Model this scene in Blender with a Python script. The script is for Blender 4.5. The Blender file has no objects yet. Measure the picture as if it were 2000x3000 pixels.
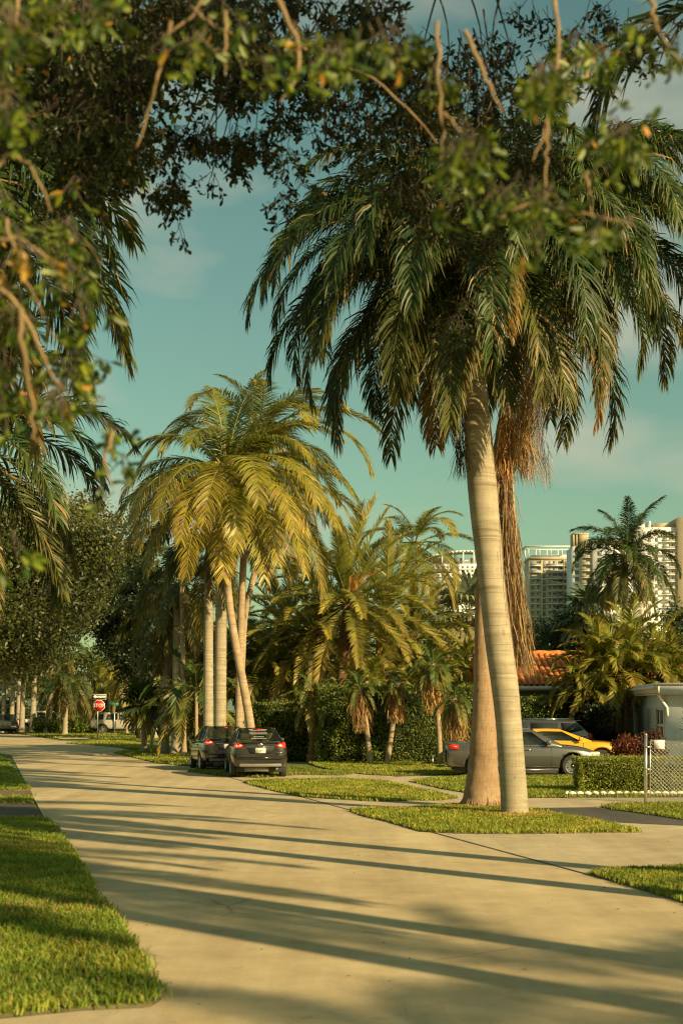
import bpy, bmesh, math, random
import numpy as np
from mathutils import Vector, Matrix

sc = bpy.context.scene
C = sc.collection
PI = math.pi
R = math.radians
H = 2.0          # camera height
F = 4167.0       # focal length in photo pixels (50 mm on a 24 mm wide frame)

# ------------------------------------------------------------ camera
cam = bpy.data.cameras.new('camera')
cam.sensor_fit = 'HORIZONTAL'
cam.sensor_width = 24.0
cam.lens = 50.0
cam.shift_y = 0.29
cam.clip_start = 0.1
cam.clip_end = 6000
cam.dof.use_dof = True
cam.dof.focus_distance = 42.0
cam.dof.aperture_fstop = 2.6
camo = bpy.data.objects.new('camera', cam)
camo.location = (0, 0, H)
camo.rotation_euler = (R(90), 0, 0)
C.objects.link(camo)
sc.camera = camo

# ------------------------------------------------------------ sky and sun
SUN_EL = 24.0
SUN_AZ = 135.0            # clockwise from +Y (view direction): behind the right shoulder
world = bpy.data.worlds.new('World')
sc.world = world
world.use_nodes = True
wn = world.node_tree.nodes
wl = world.node_tree.links
wn.clear()
sky = wn.new('ShaderNodeTexSky')
sky.sky_type = 'NISHITA'
sky.sun_disc = False
sky.sun_elevation = R(SUN_EL)
sky.sun_rotation = R(SUN_AZ)
sky.air_density = 1.2
sky.dust_density = 1.3
sky.ozone_density = 1.5
tint = wn.new('ShaderNodeMix'); tint.data_type = 'RGBA'; tint.blend_type = 'MULTIPLY'
tint.inputs[0].default_value = 1.0
tint.inputs[7].default_value = (0.79, 0.99, 0.62, 1)
tc = wn.new('ShaderNodeTexCoord')
mp = wn.new('ShaderNodeMapping'); mp.inputs['Scale'].default_value = (1.0, 1.0, 2.4)
mp.inputs['Location'].default_value = (4.07, 9.9, 6.91)
nz = wn.new('ShaderNodeTexNoise'); nz.inputs['Scale'].default_value = 4.6; nz.inputs['Detail'].default_value = 7; nz.inputs['Roughness'].default_value = 0.47
cr = wn.new('ShaderNodeValToRGB')
cr.color_ramp.elements[0].position = 0.50; cr.color_ramp.elements[0].color = (0, 0, 0, 1)
cr.color_ramp.elements[1].position = 0.66; cr.color_ramp.elements[1].color = (0.6, 0.6, 0.6, 1)
cm = wn.new('ShaderNodeMix'); cm.data_type = 'RGBA'
cm.inputs[7].default_value = (5.6, 5.3, 3.9, 1)
bg = wn.new('ShaderNodeBackground'); bg.inputs['Strength'].default_value = 0.072
wo = wn.new('ShaderNodeOutputWorld')
wl.new(sky.outputs[0], tint.inputs[6])
wl.new(tc.outputs['Generated'], mp.inputs[0]); wl.new(mp.outputs[0], nz.inputs['Vector'])
wl.new(nz.outputs[0], cr.inputs[0]); wl.new(cr.outputs[0], cm.inputs[0])
wl.new(tint.outputs[2], cm.inputs[6]); wl.new(cm.outputs[2], bg.inputs[0]); wl.new(bg.outputs[0], wo.inputs[0])

sl = bpy.data.lights.new('sun', 'SUN')
sl.energy = 5.0
sl.angle = R(0.55)
sl.color = (1.0, 0.76, 0.41)
so = bpy.data.objects.new('sun', sl)
sun_dir = Vector((math.sin(R(SUN_AZ)) * math.cos(R(SUN_EL)), math.cos(R(SUN_AZ)) * math.cos(R(SUN_EL)), math.sin(R(SUN_EL))))
so.rotation_euler = sun_dir.to_track_quat('Z', 'Y').to_euler()
so.location = (20, -20, 20)
C.objects.link(so)

sc.view_settings.view_transform = 'Standard'
sc.view_settings.look = 'None'
sc.view_settings.exposure = 0.56
sc.view_settings.gamma = 1.0
sc.view_settings.use_curve_mapping = False
sc.cycles.filter_width = 1.15
sc.cycles.max_bounces = 6
sc.cycles.transparent_max_bounces = 6

# ------------------------------------------------------------ helpers
def g(px, py):
    """photo pixel -> point on the ground"""
    d = F * H / (py - 2080.0)
    return ((px - 1000.0) / F * d, d)

def W(px, py, d):
    """photo pixel at a distance -> point in the world"""
    return Vector(((px - 1000.0) / F * d, d, H - (py - 2080.0) / F * d))

class MB:
    """collects vertices, faces and vertex colours, then links ONE mesh object"""
    def __init__(s):
        s.V = []; s.F = []; s.K = []; s.n = 0
    def add(s, V, Fc, col=None):
        V = np.asarray(V, dtype=np.float64).reshape(-1, 3)
        if isinstance(Fc, np.ndarray):
            s.F.append(Fc.astype(np.int64) + s.n)
        else:
            by = {}
            for f in Fc:
                by.setdefault(len(f), []).append(f)
            for k, L in by.items():
                s.F.append(np.array(L, dtype=np.int64) + s.n)
        s.V.append(V)
        if col is None:
            K = np.ones((len(V), 3))
        else:
            K = np.asarray(col, dtype=np.float64)
            if K.ndim == 1:
                K = np.tile(K, (len(V), 1))
        s.K.append(K)
        s.n += len(V)
    def box(s, x0, y0, z0, x1, y1, z1, col=None, M=None):
        V = np.array([(x, y, z) for z in (z0, z1) for y in (y0, y1) for x in (x0, x1)], dtype=float)
        if M is not None:
            V = V @ np.array(M.to_3x3()).T + np.array(M.translation)
        s.add(V, [(0, 2, 3, 1), (4, 5, 7, 6), (0, 1, 5, 4), (2, 6, 7, 3), (0, 4, 6, 2), (1, 3, 7, 5)], col)
    def tube(s, pts, radii, seg=8, cap=True, col=None):
        P = np.array([tuple(p) for p in pts], dtype=float)
        n = len(P)
        r = np.asarray(radii, dtype=float)
        if r.ndim == 0:
            r = np.full(n, float(r))
        T = np.gradient(P, axis=0)
        T /= np.linalg.norm(T, axis=1)[:, None] + 1e-12
        ref = np.array([1.0, 0, 0]) if abs(T[0][0]) < 0.8 else np.array([0, 1.0, 0])
        A = np.cross(T, ref); A /= np.linalg.norm(A, axis=1)[:, None] + 1e-12
        B = np.cross(T, A)
        th = np.linspace(0, 2 * PI, seg, endpoint=False)
        V = P[:, None, :] + r[:, None, None] * (np.cos(th)[None, :, None] * A[:, None, :] + np.sin(th)[None, :, None] * B[:, None, :])
        V = V.reshape(-1, 3)
        i = np.arange(n - 1)[:, None] * seg; j = np.arange(seg)[None, :]; j2 = (j + 1) % seg
        Q = np.stack([i + j, i + j2, i + seg + j2, i + seg + j], axis=-1).reshape(-1, 4)
        k = s.n
        s.add(V, Q, col)
        if cap:
            s.F.append(np.array([list(range(seg))[::-1]]) + k)
            s.F.append(np.array([list(range((n - 1) * seg, n * seg))]) + k)
    def prism(s, poly, z0, z1, col=None):
        n = len(poly)
        V = [(p[0], p[1], z0) for p in poly] + [(p[0], p[1], z1) for p in poly]
        Fc = [tuple(range(n))[::-1], tuple(range(n, 2 * n))] + [(i, (i + 1) % n, n + (i + 1) % n, n + i) for i in range(n)]
        s.add(V, Fc, col)
    def mesh(s, name, mats, smooth=False):
        V = np.concatenate(s.V); K = np.concatenate(s.K)
        me = bpy.data.meshes.new(name)
        me.vertices.add(len(V))
        me.vertices.foreach_set('co', V.astype(np.float32).ravel())
        nl = sum(f.size for f in s.F); nf = sum(len(f) for f in s.F)
        loops = np.concatenate([f.ravel() for f in s.F]).astype(np.int32)
        tot = np.concatenate([np.full(len(f), f.shape[1], dtype=np.int32) for f in s.F])
        st = np.concatenate([[0], np.cumsum(tot)[:-1]]).astype(np.int32)
        me.loops.add(nl); me.polygons.add(nf)
        me.loops.foreach_set('vertex_index', loops)
        me.polygons.foreach_set('loop_start', st)
        try:
            me.polygons.foreach_set('loop_total', tot)
        except Exception:
            pass
        if smooth:
            me.polygons.foreach_set('use_smooth', np.ones(nf, dtype=bool))
        at = me.color_attributes.new('Col', 'FLOAT_COLOR', 'POINT')
        at.data.foreach_set('color', np.concatenate([K, np.ones((len(K), 1))], axis=1).astype(np.float32).ravel())
        me.update(calc_edges=True)
        me.materials.append(mats)
        return me
    def obj(s, name, mat, parent=None, smooth=False, kind=None, loc=None):
        me = s.mesh(name, mat, smooth)
        return put(name, me, parent, loc, kind)

def put(name, me, parent=None, loc=None, kind=None):
    o = bpy.data.objects.new(name, me)
    C.objects.link(o)
    if loc is not None:
        o.location = loc
    if parent is not None:
        o.parent = parent
    if kind:
        o['kind'] = kind
    return o

def tag(o, label, cat, group=None):
    o['label'] = label; o['category'] = cat
    if group:
        o['group'] = group
    return o

def thing(name, label, cat, loc=(0, 0, 0), rotz=0.0, group=None):
    o = bpy.data.objects.new(name, None)
    C.objects.link(o)
    o.empty_display_size = 0.2
    o.location = loc; o.rotation_euler = (0, 0, rotz)
    return tag(o, label, cat, group)

def local(o, p):
    return Vector(p) - o.location

# ------------------------------------------------------------ materials
def nodes(name):
    m = bpy.data.materials.new(name); m.use_nodes = True
    t = m.node_tree
    return m, t, t.nodes['Principled BSDF'], t.nodes['Material Output']

def N(t, typ, **kw):
    n = t.nodes.new(typ)
    for k, v in kw.items():
        if k in n.inputs:
            n.inputs[k].default_value = v
        else:
            setattr(n, k, v)
    return n

def ramp(t, src, a, ca, b, cb):
    r = t.nodes.new('ShaderNodeValToRGB')
    r.color_ramp.elements[0].position = a; r.color_ramp.elements[0].color = (*ca, 1)
    r.color_ramp.elements[1].position = b; r.color_ramp.elements[1].color = (*cb, 1)
    t.links.new(src, r.inputs[0])
    return r.outputs[0]

def mixc(t, fac, a, b, mode='MIX'):
    m = t.nodes.new('ShaderNodeMix'); m.data_type = 'RGBA'; m.blend_type = mode
    for i, v in ((0, fac), (6, a), (7, b)):
        if hasattr(v, 'node'):
            t.links.new(v, m.inputs[i])
        elif i == 0:
            m.inputs[0].default_value = v
        else:
            m.inputs[i].default_value = (*v, 1)
    return m.outputs[2]

def coord(t, scale=(1, 1, 1), kind='Object'):
    c = t.nodes.new('ShaderNodeTexCoord'); mpn = t.nodes.new('ShaderNodeMapping')
    mpn.inputs['Scale'].default_value = scale
    t.links.new(c.outputs[kind], mpn.inputs[0])
    return mpn.outputs[0]

def noise(t, vec, scale, detail=4, rough=0.55):
    n = N(t, 'ShaderNodeTexNoise'); n.inputs['Scale'].default_value = scale
    n.inputs['Detail'].default_value = detail; n.inputs['Roughness'].default_value = rough
    t.links.new(vec, n.inputs['Vector'])
    return n.outputs[0]

def bump(t, b, h, strength=0.3, dist=0.01):
    n = N(t, 'ShaderNodeBump'); n.inputs['Strength'].default_value = strength; n.inputs['Distance'].default_value = dist
    t.links.new(h, n.inputs['Height']); t.links.new(n.outputs[0], b.inputs['Normal'])

def simple(name, col, rough=0.6, metal=0.0, var=0.15, scale=6.0, coat=0.0, bmp=0.0):
    m, t, b, o = nodes(name)
    v = coord(t)
    n = noise(t, v, scale)
    c = ramp(t, n, 0.3, tuple(x * (1 - var) for x in col), 0.7, tuple(min(1, x * (1 + var)) for x in col))
    t.links.new(c, b.inputs['Base Color'])
    b.inputs['Roughness'].default_value = rough; b.inputs['Metallic'].default_value = metal
    b.inputs['Coat Weight'].default_value = coat; b.inputs['Coat Roughness'].default_value = 0.05
    if bmp:
        bump(t, b, noise(t, v, scale * 8), bmp, 0.01)
    return m

def leafmat(name, trans=0.25, rough=0.5, spec=0.35, var=0.35, nscale=2.5):
    m, t, b, o = nodes(name)
    a = N(t, 'ShaderNodeAttribute', attribute_name='Col')
    v = coord(t)
    n = noise(t, v, nscale, 3)
    f = ramp(t, n, 0.3, (1 - var,) * 3, 0.7, (1 + var,) * 3)
    c = mixc(t, 1.0, a.outputs['Color'], f, 'MULTIPLY')
    oi = N(t, 'ShaderNodeObjectInfo')
    f2 = ramp(t, oi.outputs['Random'], 0.0, (0.82, 0.85, 0.9), 1.0, (1.22, 1.12, 1.0))
    c = mixc(t, 1.0, c, f2, 'MULTIPLY')
    t.links.new(c, b.inputs['Base Color'])
    b.inputs['Roughness'].default_value = rough
    b.inputs['Specular IOR Level'].default_value = spec
    tr = N(t, 'ShaderNodeBsdfTranslucent')
    tc2 = mixc(t, 1.0, c, (1.5, 1.5, 0.6), 'MULTIPLY')
    t.links.new(tc2, tr.inputs['Color'])
    mx = N(t, 'ShaderNodeMixShader'); mx.inputs[0].default_value = trans
    t.links.new(b.outputs[0], mx.inputs[1]); t.links.new(tr.outputs[0], mx.inputs[2])
    t.links.new(mx.outputs[0], o.inputs['Surface'])
    return m

def trunkmat(name, c1, c2, ring=1.0, fibre=0.0, stain=(0.10, 0.07, 0.04), spot=0.63, ringk=0.6):
    m, t, b, o = nodes(name)
    v = coord(t)
    lo = noise(t, v, 1.3, 5, 0.65)
    c = ramp(t, lo, 0.32, c1, 0.68, c2)
    b1 = noise(t, coord(t, (0.5, 0.5, 9.0 * ring)), 1.0, 5, 0.7)
    c = mixc(t, ringk, c, ramp(t, b1, 0.36, (0.66, 0.62, 0.56), 0.60, (1.12, 1.12, 1.12)), 'MULTIPLY')
    b2 = noise(t, coord(t, (0.8, 0.8, 26.0 * ring)), 1.0, 3, 0.6)
    ln = ramp(t, b2, 0.36, (0.50, 0.45, 0.38), 0.43, (1, 1, 1))
    c = mixc(t, ringk, c, ln, 'MULTIPLY')
    st = noise(t, coord(t, (1, 1, 0.55)), 5.0, 7, 0.7)
    sf = ramp(t, st, spot, (0, 0, 0), spot + 0.09, (0.85,) * 3)
    c = mixc(t, sf, c, stain)
    li = noise(t, v, 2.4, 6, 0.7)
    c = mixc(t, ramp(t, li, 0.56, (0, 0, 0), 0.70, (0.45,) * 3), c, tuple(x * 0.62 for x in c1))
    fi = noise(t, coord(t, (26, 26, 1.6)), 1.6, 5, 0.7)
    c = mixc(t, 0.35 + fibre, c, ramp(t, fi, 0.3, (0.55,) * 3, 0.7, (1.2,) * 3), 'MULTIPLY')
    t.links.new(c, b.inputs['Base Color'])
    b.inputs['Roughness'].default_value = 0.85
    b.inputs['Specular IOR Level'].default_value = 0.2
    bump(t, b, b2, 0.35, 0.008)
    return m

def concrete(name, c1, c2, stain, rough=0.9, s=1.0):
    m, t, b, o = nodes(name)
    v = coord(t)
    big = noise(t, v, 0.35 * s, 6, 0.6)
    c = ramp(t, big, 0.3, c1, 0.7, c2)
    mid = noise(t, v, 2.2, 8, 0.68)
    c = mixc(t, 0.8, c, ramp(t, mid, 0.28, (0.80, 0.78, 0.75), 0.68, (1.12, 1.12, 1.12)), 'MULTIPLY')
    fine = noise(t, v, 60, 4, 0.8)
    c = mixc(t, 0.8, c, ramp(t, fine, 0.3, (0.74,) * 3, 0.7, (1.18,) * 3), 'MULTIPLY')
    # long worn streaks along the traffic direction
    ms = t.nodes.new('ShaderNodeMapping'); ms.inputs['Rotation'].default_value = (0, 0, R(-14)); ms.inputs['Scale'].default_value = (1.4, 0.09, 1)
    cc = t.nodes.new('ShaderNodeTexCoord'); t.links.new(cc.outputs['Object'], ms.inputs[0])
    sk = noise(t, ms.outputs[0], 1.0, 5, 0.6)
    c = mixc(t, 0.8, c, ramp(t, sk, 0.35, (0.78, 0.76, 0.74), 0.62, (1.05,) * 3), 'MULTIPLY')
    sp = noise(t, v, 1.7, 10, 0.75)
    c = mixc(t, ramp(t, sp, 0.61, (0, 0, 0), 0.70, (0.60,) * 3), c, stain)
    # hairline cracks
    vo = N(t, 'ShaderNodeTexVoronoi', feature='DISTANCE_TO_EDGE'); vo.inputs['Scale'].default_value = 0.33
    wob = N(t, 'ShaderNodeMix'); wob.data_type = 'VECTOR'; wob.inputs[0].default_value = 0.12
    nn = N(t, 'ShaderNodeTexNoise'); nn.inputs['Scale'].default_value = 1.3; nn.inputs['Detail'].default_value = 6
    t.links.new(v, nn.inputs['Vector']); t.links.new(v, wob.inputs[4]); t.links.new(nn.outputs['Color'], wob.inputs[5])
    t.links.new(wob.outputs[1], vo.inputs['Vector'])
    msk = ramp(t, noise(t, v, 0.25, 2), 0.54, (0, 0, 0), 0.58, (0.45,) * 3)
    ck = ramp(t, vo.outputs['Distance'], 0.0, (1, 1, 1), 0.006, (0, 0, 0))
    c = mixc(t, mixc(t, 1.0, ck, msk, 'MULTIPLY'), c, (0.09, 0.075, 0.05))
    t.links.new(c, b.inputs['Base Color'])
    b.inputs['Roughness'].default_value = rough; b.inputs['Specular IOR Level'].default_value = 0.25
    bump(t, b, fine, 0.35, 0.004)
    return m

M = {}
M['road'] = concrete('road concrete', (0.53, 0.425, 0.245), (0.68, 0.555, 0.33), (0.15, 0.12, 0.08))
M['drive'] = concrete('driveway concrete', (0.52, 0.43, 0.27), (0.63, 0.53, 0.35), (0.18, 0.15, 0.10))
M['asphalt'] = concrete('driveway asphalt', (0.085, 0.08, 0.07), (0.13, 0.12, 0.105), (0.04, 0.04, 0.035))
M['brownpave'] = concrete('reddish paving', (0.20, 0.13, 0.085), (0.26, 0.17, 0.11), (0.08, 0.06, 0.04))
M['soil'] = simple('lawn soil', (0.10, 0.09, 0.035), 0.95, var=0.5, scale=3.0)
M['verge'] = simple('distant lawn', (0.10, 0.15, 0.03), 0.95, var=0.4, scale=0.8, bmp=0.6)
M['grass'] = leafmat('grass blades', 0.3, 0.55, 0.3, 0.35, 1.2)
M['royal'] = leafmat('royal palm leaf', 0.16, 0.46, 0.38, 0.3, 3)
M['coco'] = leafmat('coconut palm leaf', 0.28, 0.42, 0.5, 0.25, 2)
M['oakleaf'] = leafmat('oak leaf', 0.22, 0.42, 0.45, 0.5, 4)
M['bushleaf'] = leafmat('bush leaf', 0.2, 0.45, 0.4, 0.4, 2)
M['dead'] = leafmat('dead frond', 0.12, 0.8, 0.1, 0.3, 4)
M['royal_trunk'] = trunkmat('royal palm trunk', (0.34, 0.295, 0.20), (0.45, 0.39, 0.28), 1.0)
M['brown_trunk'] = trunkmat('brown palm trunk', (0.30, 0.20, 0.115), (0.42, 0.29, 0.175), 1.2, 0.45, spot=0.70, ringk=0.25)
M['coco_trunk'] = trunkmat('coconut trunk', (0.36, 0.27, 0.17), (0.48, 0.37, 0.245), 0.9, 0.1)
M['shaft'] = simple('green crownshaft', (0.16, 0.20, 0.05), 0.4, var=0.3, scale=3)
M['rough_trunk'] = trunkmat('date palm trunk', (0.20, 0.12, 0.06), (0.32, 0.20, 0.10), 1.0, 0.3)
M['bark'] = simple('oak bark', (0.11, 0.085, 0.06), 0.95, var=0.4, scale=5, bmp=0.8)
M['twig'] = simple('pale twig bark', (0.27, 0.18, 0.09), 0.85, var=0.3, scale=9, bmp=0.4)
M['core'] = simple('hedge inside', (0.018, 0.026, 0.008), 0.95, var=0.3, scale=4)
M['white'] = simple('white paint', (0.78, 0.76, 0.70), 0.6, var=0.05, scale=2)
M['wallblue'] = simple('pale blue stucco', (0.72, 0.78, 0.78), 0.85, var=0.06, scale=2, bmp=0.25)
M['walltan'] = simple('tan stucco', (0.42, 0.36, 0.27), 0.85, var=0.08, scale=2, bmp=0.2)
M['tile'] = simple('terracotta tile', (0.60, 0.215, 0.055), 0.85, var=0.45, scale=3.2, bmp=0.3)
M['galv'] = simple('galvanised steel', (0.55, 0.54, 0.50), 0.35, 0.85, 0.12, 12)
M['alu'] = simple('sign metal', (0.42, 0.42, 0.40), 0.45, 0.7, 0.1, 8)
M['paper'] = simple('white paper', (0.80, 0.77, 0.70), 0.8, var=0.04)
M['red'] = simple('sign red', (0.52, 0.018, 0.02), 0.45, var=0.06)
M['sgreen'] = simple('sign green', (0.03, 0.22, 0.12), 0.45, var=0.06)
M['black'] = simple('black paint', (0.015, 0.015, 0.016), 0.4, var=0.1)
M['rubber'] = simple('tyre rubber', (0.035, 0.032, 0.028), 0.85, var=0.25, scale=9, bmp=0.3)
M['rim'] = simple('alloy rim', (0.50, 0.50, 0.50), 0.3, 0.9, 0.08)
M['chrome'] = simple('chrome trim', (0.72, 0.72, 0.70), 0.12, 1.0, 0.03)
M['plastic'] = simple('dark plastic', (0.03, 0.03, 0.03), 0.55, var=0.2)
M['greyplastic'] = simple('grey bumper plastic', (0.17, 0.16, 0.135), 0.5, var=0.1)
M['redlens'] = simple('red lamp lens', (0.62, 0.03, 0.015), 0.15, var=0.1, coat=0.8)
M['whitelens'] = simple('clear lamp lens', (0.72, 0.66, 0.58), 0.12, var=0.08, coat=0.8)
M['seat'] = simple('beige car seat', (0.45, 0.40, 0.30), 0.8)
M['orange'] = simple('orange print', (0.80, 0.26, 0.03), 0.6)
M['coconut'] = simple('green coconut', (0.42, 0.40, 0.05), 0.4, var=0.25)
M['cable'] = simple('black cable', (0.03, 0.03, 0.03), 0.6)

def paint(name, col, metal=0.0, rough=0.25):
    return simple(name, col, rough, metal, 0.04, 2.0, coat=1.0)
M['p_black'] = paint('glossy black paint', (0.012, 0.012, 0.013), 0.1, 0.2)
M['p_charcoal'] = paint('charcoal paint', (0.035, 0.033, 0.031), 0.4, 0.25)
M['p_silver'] = paint('grey metallic paint', (0.17, 0.16, 0.145), 0.7, 0.28)
M['p_dark'] = paint('dark grey metallic paint', (0.10, 0.095, 0.085), 0.6, 0.3)
M['p_yellow'] = paint('yellow paint', (0.70, 0.36, 0.010), 0.0, 0.3)
M['p_champagne'] = paint('champagne paint', (0.52, 0.48, 0.40), 0.3, 0.3)
M['p_white'] = paint('white car paint', (0.70, 0.68, 0.62), 0.0, 0.3)
M['p_green'] = paint('dark green paint', (0.035, 0.05, 0.045), 0.3, 0.3)
M['p_blue'] = paint('dark blue paint', (0.03, 0.05, 0.085), 0.3, 0.3)

def glassmat():
    m, t, b, o = nodes('car glass')
    b.inputs['Base Color'].default_value = (0.02, 0.025, 0.022, 1)
    b.inputs['Roughness'].default_value = 0.05
    b.inputs['Specular IOR Level'].default_value = 0.8
    tr = N(t, 'ShaderNodeBsdfTransparent'); tr.inputs[0].default_value = (0.55, 0.62, 0.5, 1)
    mx = N(t, 'ShaderNodeMixShader'); mx.inputs[0].default_value = 0.45
    t.links.new(b.outputs[0], mx.inputs[1]); t.links.new(tr.outputs[0], mx.inputs[2])
    t.links.new(mx.outputs[0], o.inputs['Surface'])
    return m
M['glass'] = glassmat()
M['darkglass'] = simple('dark window glass', (0.03, 0.036, 0.034), 0.08, var=0.2)
M['bglass'] = simple('tower window glass', (0.20, 0.22, 0.20), 0.15, var=0.4, scale=0.3)

def textmesh(body, size):
    cu = bpy.data.curves.new('t', 'FONT'); cu.body = body; cu.size = size
    cu.align_x = 'CENTER'; cu.align_y = 'CENTER'; cu.extrude = 0.002; cu.resolution_u = 2
    o = bpy.data.objects.new('t', cu); C.objects.link(o)
    bpy.context.view_layer.update()
    me = bpy.data.meshes.new_from_object(o)
    bpy.data.objects.remove(o); bpy.data.curves.remove(cu)
    return me
def lettering(name, body, size, mat, parent, loc, rot, sx=1.0):
    me = textmesh(body, size); me.materials.clear(); me.materials.append(mat); me.name = name
    o = put(name, me, parent, loc); o.rotation_euler = rot; o.scale = (sx, 1, 1)
    return o
# ============================================================ GROUND
def inside(poly, X, Y):
    c = np.zeros(len(X), dtype=bool); n = len(poly)
    for i in range(n):
        x0, y0 = poly[i]; x1, y1 = poly[(i + 1) % n]
        hit = ((y0 > Y) != (y1 > Y)) & (X < (x1 - x0) * (Y - y0) / ((y1 - y0) + 1e-12) + x0)
        c ^= hit
    return c

def sheet(name, poly, z, mat, kind='structure'):
    b = MB(); b.add([(p[0], p[1], z) for p in poly], [tuple(range(len(poly)))])
    o = b.obj(name, mat, kind=kind)
    bm = bmesh.new(); bm.from_mesh(o.data)
    for f in bm.faces:
        if f.normal.z < 0: f.normal_flip()
    bm.to_mesh(o.data); bm.free()
    return o

b = MB(); b.add([(-2500, -60, -0.02), (2500, -60, -0.02), (2500, 5000, -0.02), (-2500, 5000, -0.02)], [(0, 1, 2, 3)])
b.obj('ground', M['verge'], kind='structure')

# street strip: both edges read from the photograph, width about six metres
def redge(d): return 3.57 - 0.254 * (d - 14.9)
def ledge(d): return -1.2 - 0.249 * (d - 9.06)
sheet('street', [(ledge(-40), -40), (redge(-40), -40), (redge(86), 86), g(170, 2170), g(130, 2163), g(90, 2156), g(55, 2152), g(20, 2149), (-60, 127), (-60, 84), (ledge(66) - 3, 72), (ledge(62), 62)], 0.0, M['road'])
# cross street and far corner
SIDEWALK = 1

def P(*pts): return [g(*p) if len(p) == 2 else (p[0], p[1]) for p in pts]
sheet('sidewalk', P((345, 2173), (480, 2191), (600, 2196), (600, 2202), (470, 2198), (335, 2178)), 0.03, M['drive'])
sheet('sidewalk', P((160, 2163), (255, 2163), (262, 2166), (185, 2168)), 0.03, M['drive'])
RED = [(redge(d) + 0.02, d) for d in (10, 15, 20, 25, 30, 35, 40, 45)]
# right-hand concrete aprons: a 2 cm joint of soil runs along the street edge
ap = RED + [(14, 45), (30, 40), (30, 10)]
sheet('driveway', ap, 0.004, M['drive'])
jt = [(redge(d) - 0.012, d) for d in (10, 15, 20, 25, 30, 35, 40, 45)] + [(redge(d) + 0.022, d) for d in (45, 40, 35, 30, 25, 20, 15, 10)]
sheet('edge_joint', jt, 0.0075, M['asphalt'])
sheet('asphalt_driveway', P((1555, 2369), (1742, 2367), (2000, 2405), (2600, 2470), (2600, 2500), (2000, 2421), (1800, 2411), (1630, 2388)), 0.010, M['asphalt'])
sheet('garage_driveway', P((1150, 2277), (1370, 2270), (2600, 2270), (2600, 2252), (1290, 2252)), 0.010, M['asphalt'])
sheet('driveway', [g(0, 2359), g(100, 2358), g(112, 2380), g(135, 2403), g(0, 2402), (-30, 25.8), (-30, 29.9)], 0.006, M['asphalt'])
sheet('walkway', [g(0, 2320), g(91, 2318), g(97, 2333), g(0, 2335), (-30, 32.7), (-30, 34.7)], 0.006, M['brownpave'])
sheet('walkway', [g(-60, 2995), g(240, 2966), g(440, 2956), g(495, 2992), g(560, 3080), g(-60, 3200)], 0.006, M['drive'])

LAWN = {
 'left_near': P((0, 2985), (250, 2964), (440, 2952), (472, 2930), (455, 2890), (405, 2790), (345, 2700), (293, 2640), (250, 2560), (196, 2475), (150, 2416), (132, 2404), (0, 2402)) + [(-14, 25.9), (-14, 9.2)],
 'left_middle': P((0, 2277), (52, 2276), (74, 2300), (90, 2316), (0, 2319)) + [(-30, 34.9), (-30, 42.3)],
 'left_strip': P((0, 2337), (88, 2335), (100, 2356), (0, 2358)) + [(-30, 30), (-30, 32.4)],
 'left_far': P((0, 2215), (18, 2222), (45, 2266), (0, 2270)) + [(-40, 44), (-40, 61.7)],
 'right_near': P((1727, 2562), (1800, 2554), (2000, 2545)) + [(14, 17.9), (14, 11.5)] + P((2080, 2670), (2000, 2646), (1900, 2616), (1800, 2585)),
 'palm_island': P((1025, 2378), (1060, 2392), (1130, 2408), (1230, 2438), (1330, 2444), (1500, 2446), (1880, 2441), (1840, 2430), (1770, 2415), (1680, 2398), (1600, 2382), (1520, 2371), (1400, 2360), (1330, 2362), (1200, 2371), (1100, 2372)),
 'right_corner': P((1757, 2366), (1850, 2358), (2000, 2358), (2700, 2358), (2700, 2480), (2000, 2404), (1880, 2386), (1800, 2376)),
 'middle_island': P((712, 2294), (800, 2289), (1000, 2286), (1120, 2292), (1230, 2315), (1340, 2341), (1290, 2347), (1100, 2350), (960, 2342), (880, 2336), (800, 2318)),
 'garage_front': P((1198, 2291), (1290, 2281), (1380, 2277), (1700, 2277), (2200, 2277), (2200, 2337), (1675, 2339), (1540, 2340), (1400, 2331), (1290, 2312)),
 'hedge_foot': P((905, 2238), (1000, 2234), (1330, 2234), (1378, 2271), (1150, 2275), (1060, 2270), (950, 2252)),
 'under_cars': P((548, 2262), (640, 2256), (860, 2250), (960, 2262), (1035, 2263), (1045, 2268), (1000, 2273), (870, 2272), (760, 2281), (640, 2275)),
 'palm_verge': P((333, 2207), (420, 2200), (560, 2196), (700, 2210), (700, 2246), (545, 2246), (455, 2236), (400, 2223)),
 'far_verge': P((40, 2150), (0, 2140), (300, 2140), (500, 2142), (500, 2168), (345, 2171), (262, 2163), (155, 2163), (135, 2162), (92, 2155)),
 'far_corner': P((195, 2179), (300, 2172), (350, 2171), (480, 2189), (560, 2194), (420, 2198), (300, 2187)),
}
dens = {'left_near': 3600, 'left_middle': 500, 'left_strip': 500, 'left_far': 250, 'right_near': 2600, 'palm_island': 1100, 'right_corner': 700,
        'middle_island': 800, 'garage_front': 500, 'hedge_foot': 450, 'under_cars': 500, 'palm_verge': 220, 'far_corner': 140, 'far_verge': 45}
NAME_L = {'left_near': 'sunlit lawn grass left of the street nearest the camera'}
rg = np.random.default_rng(3)
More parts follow.
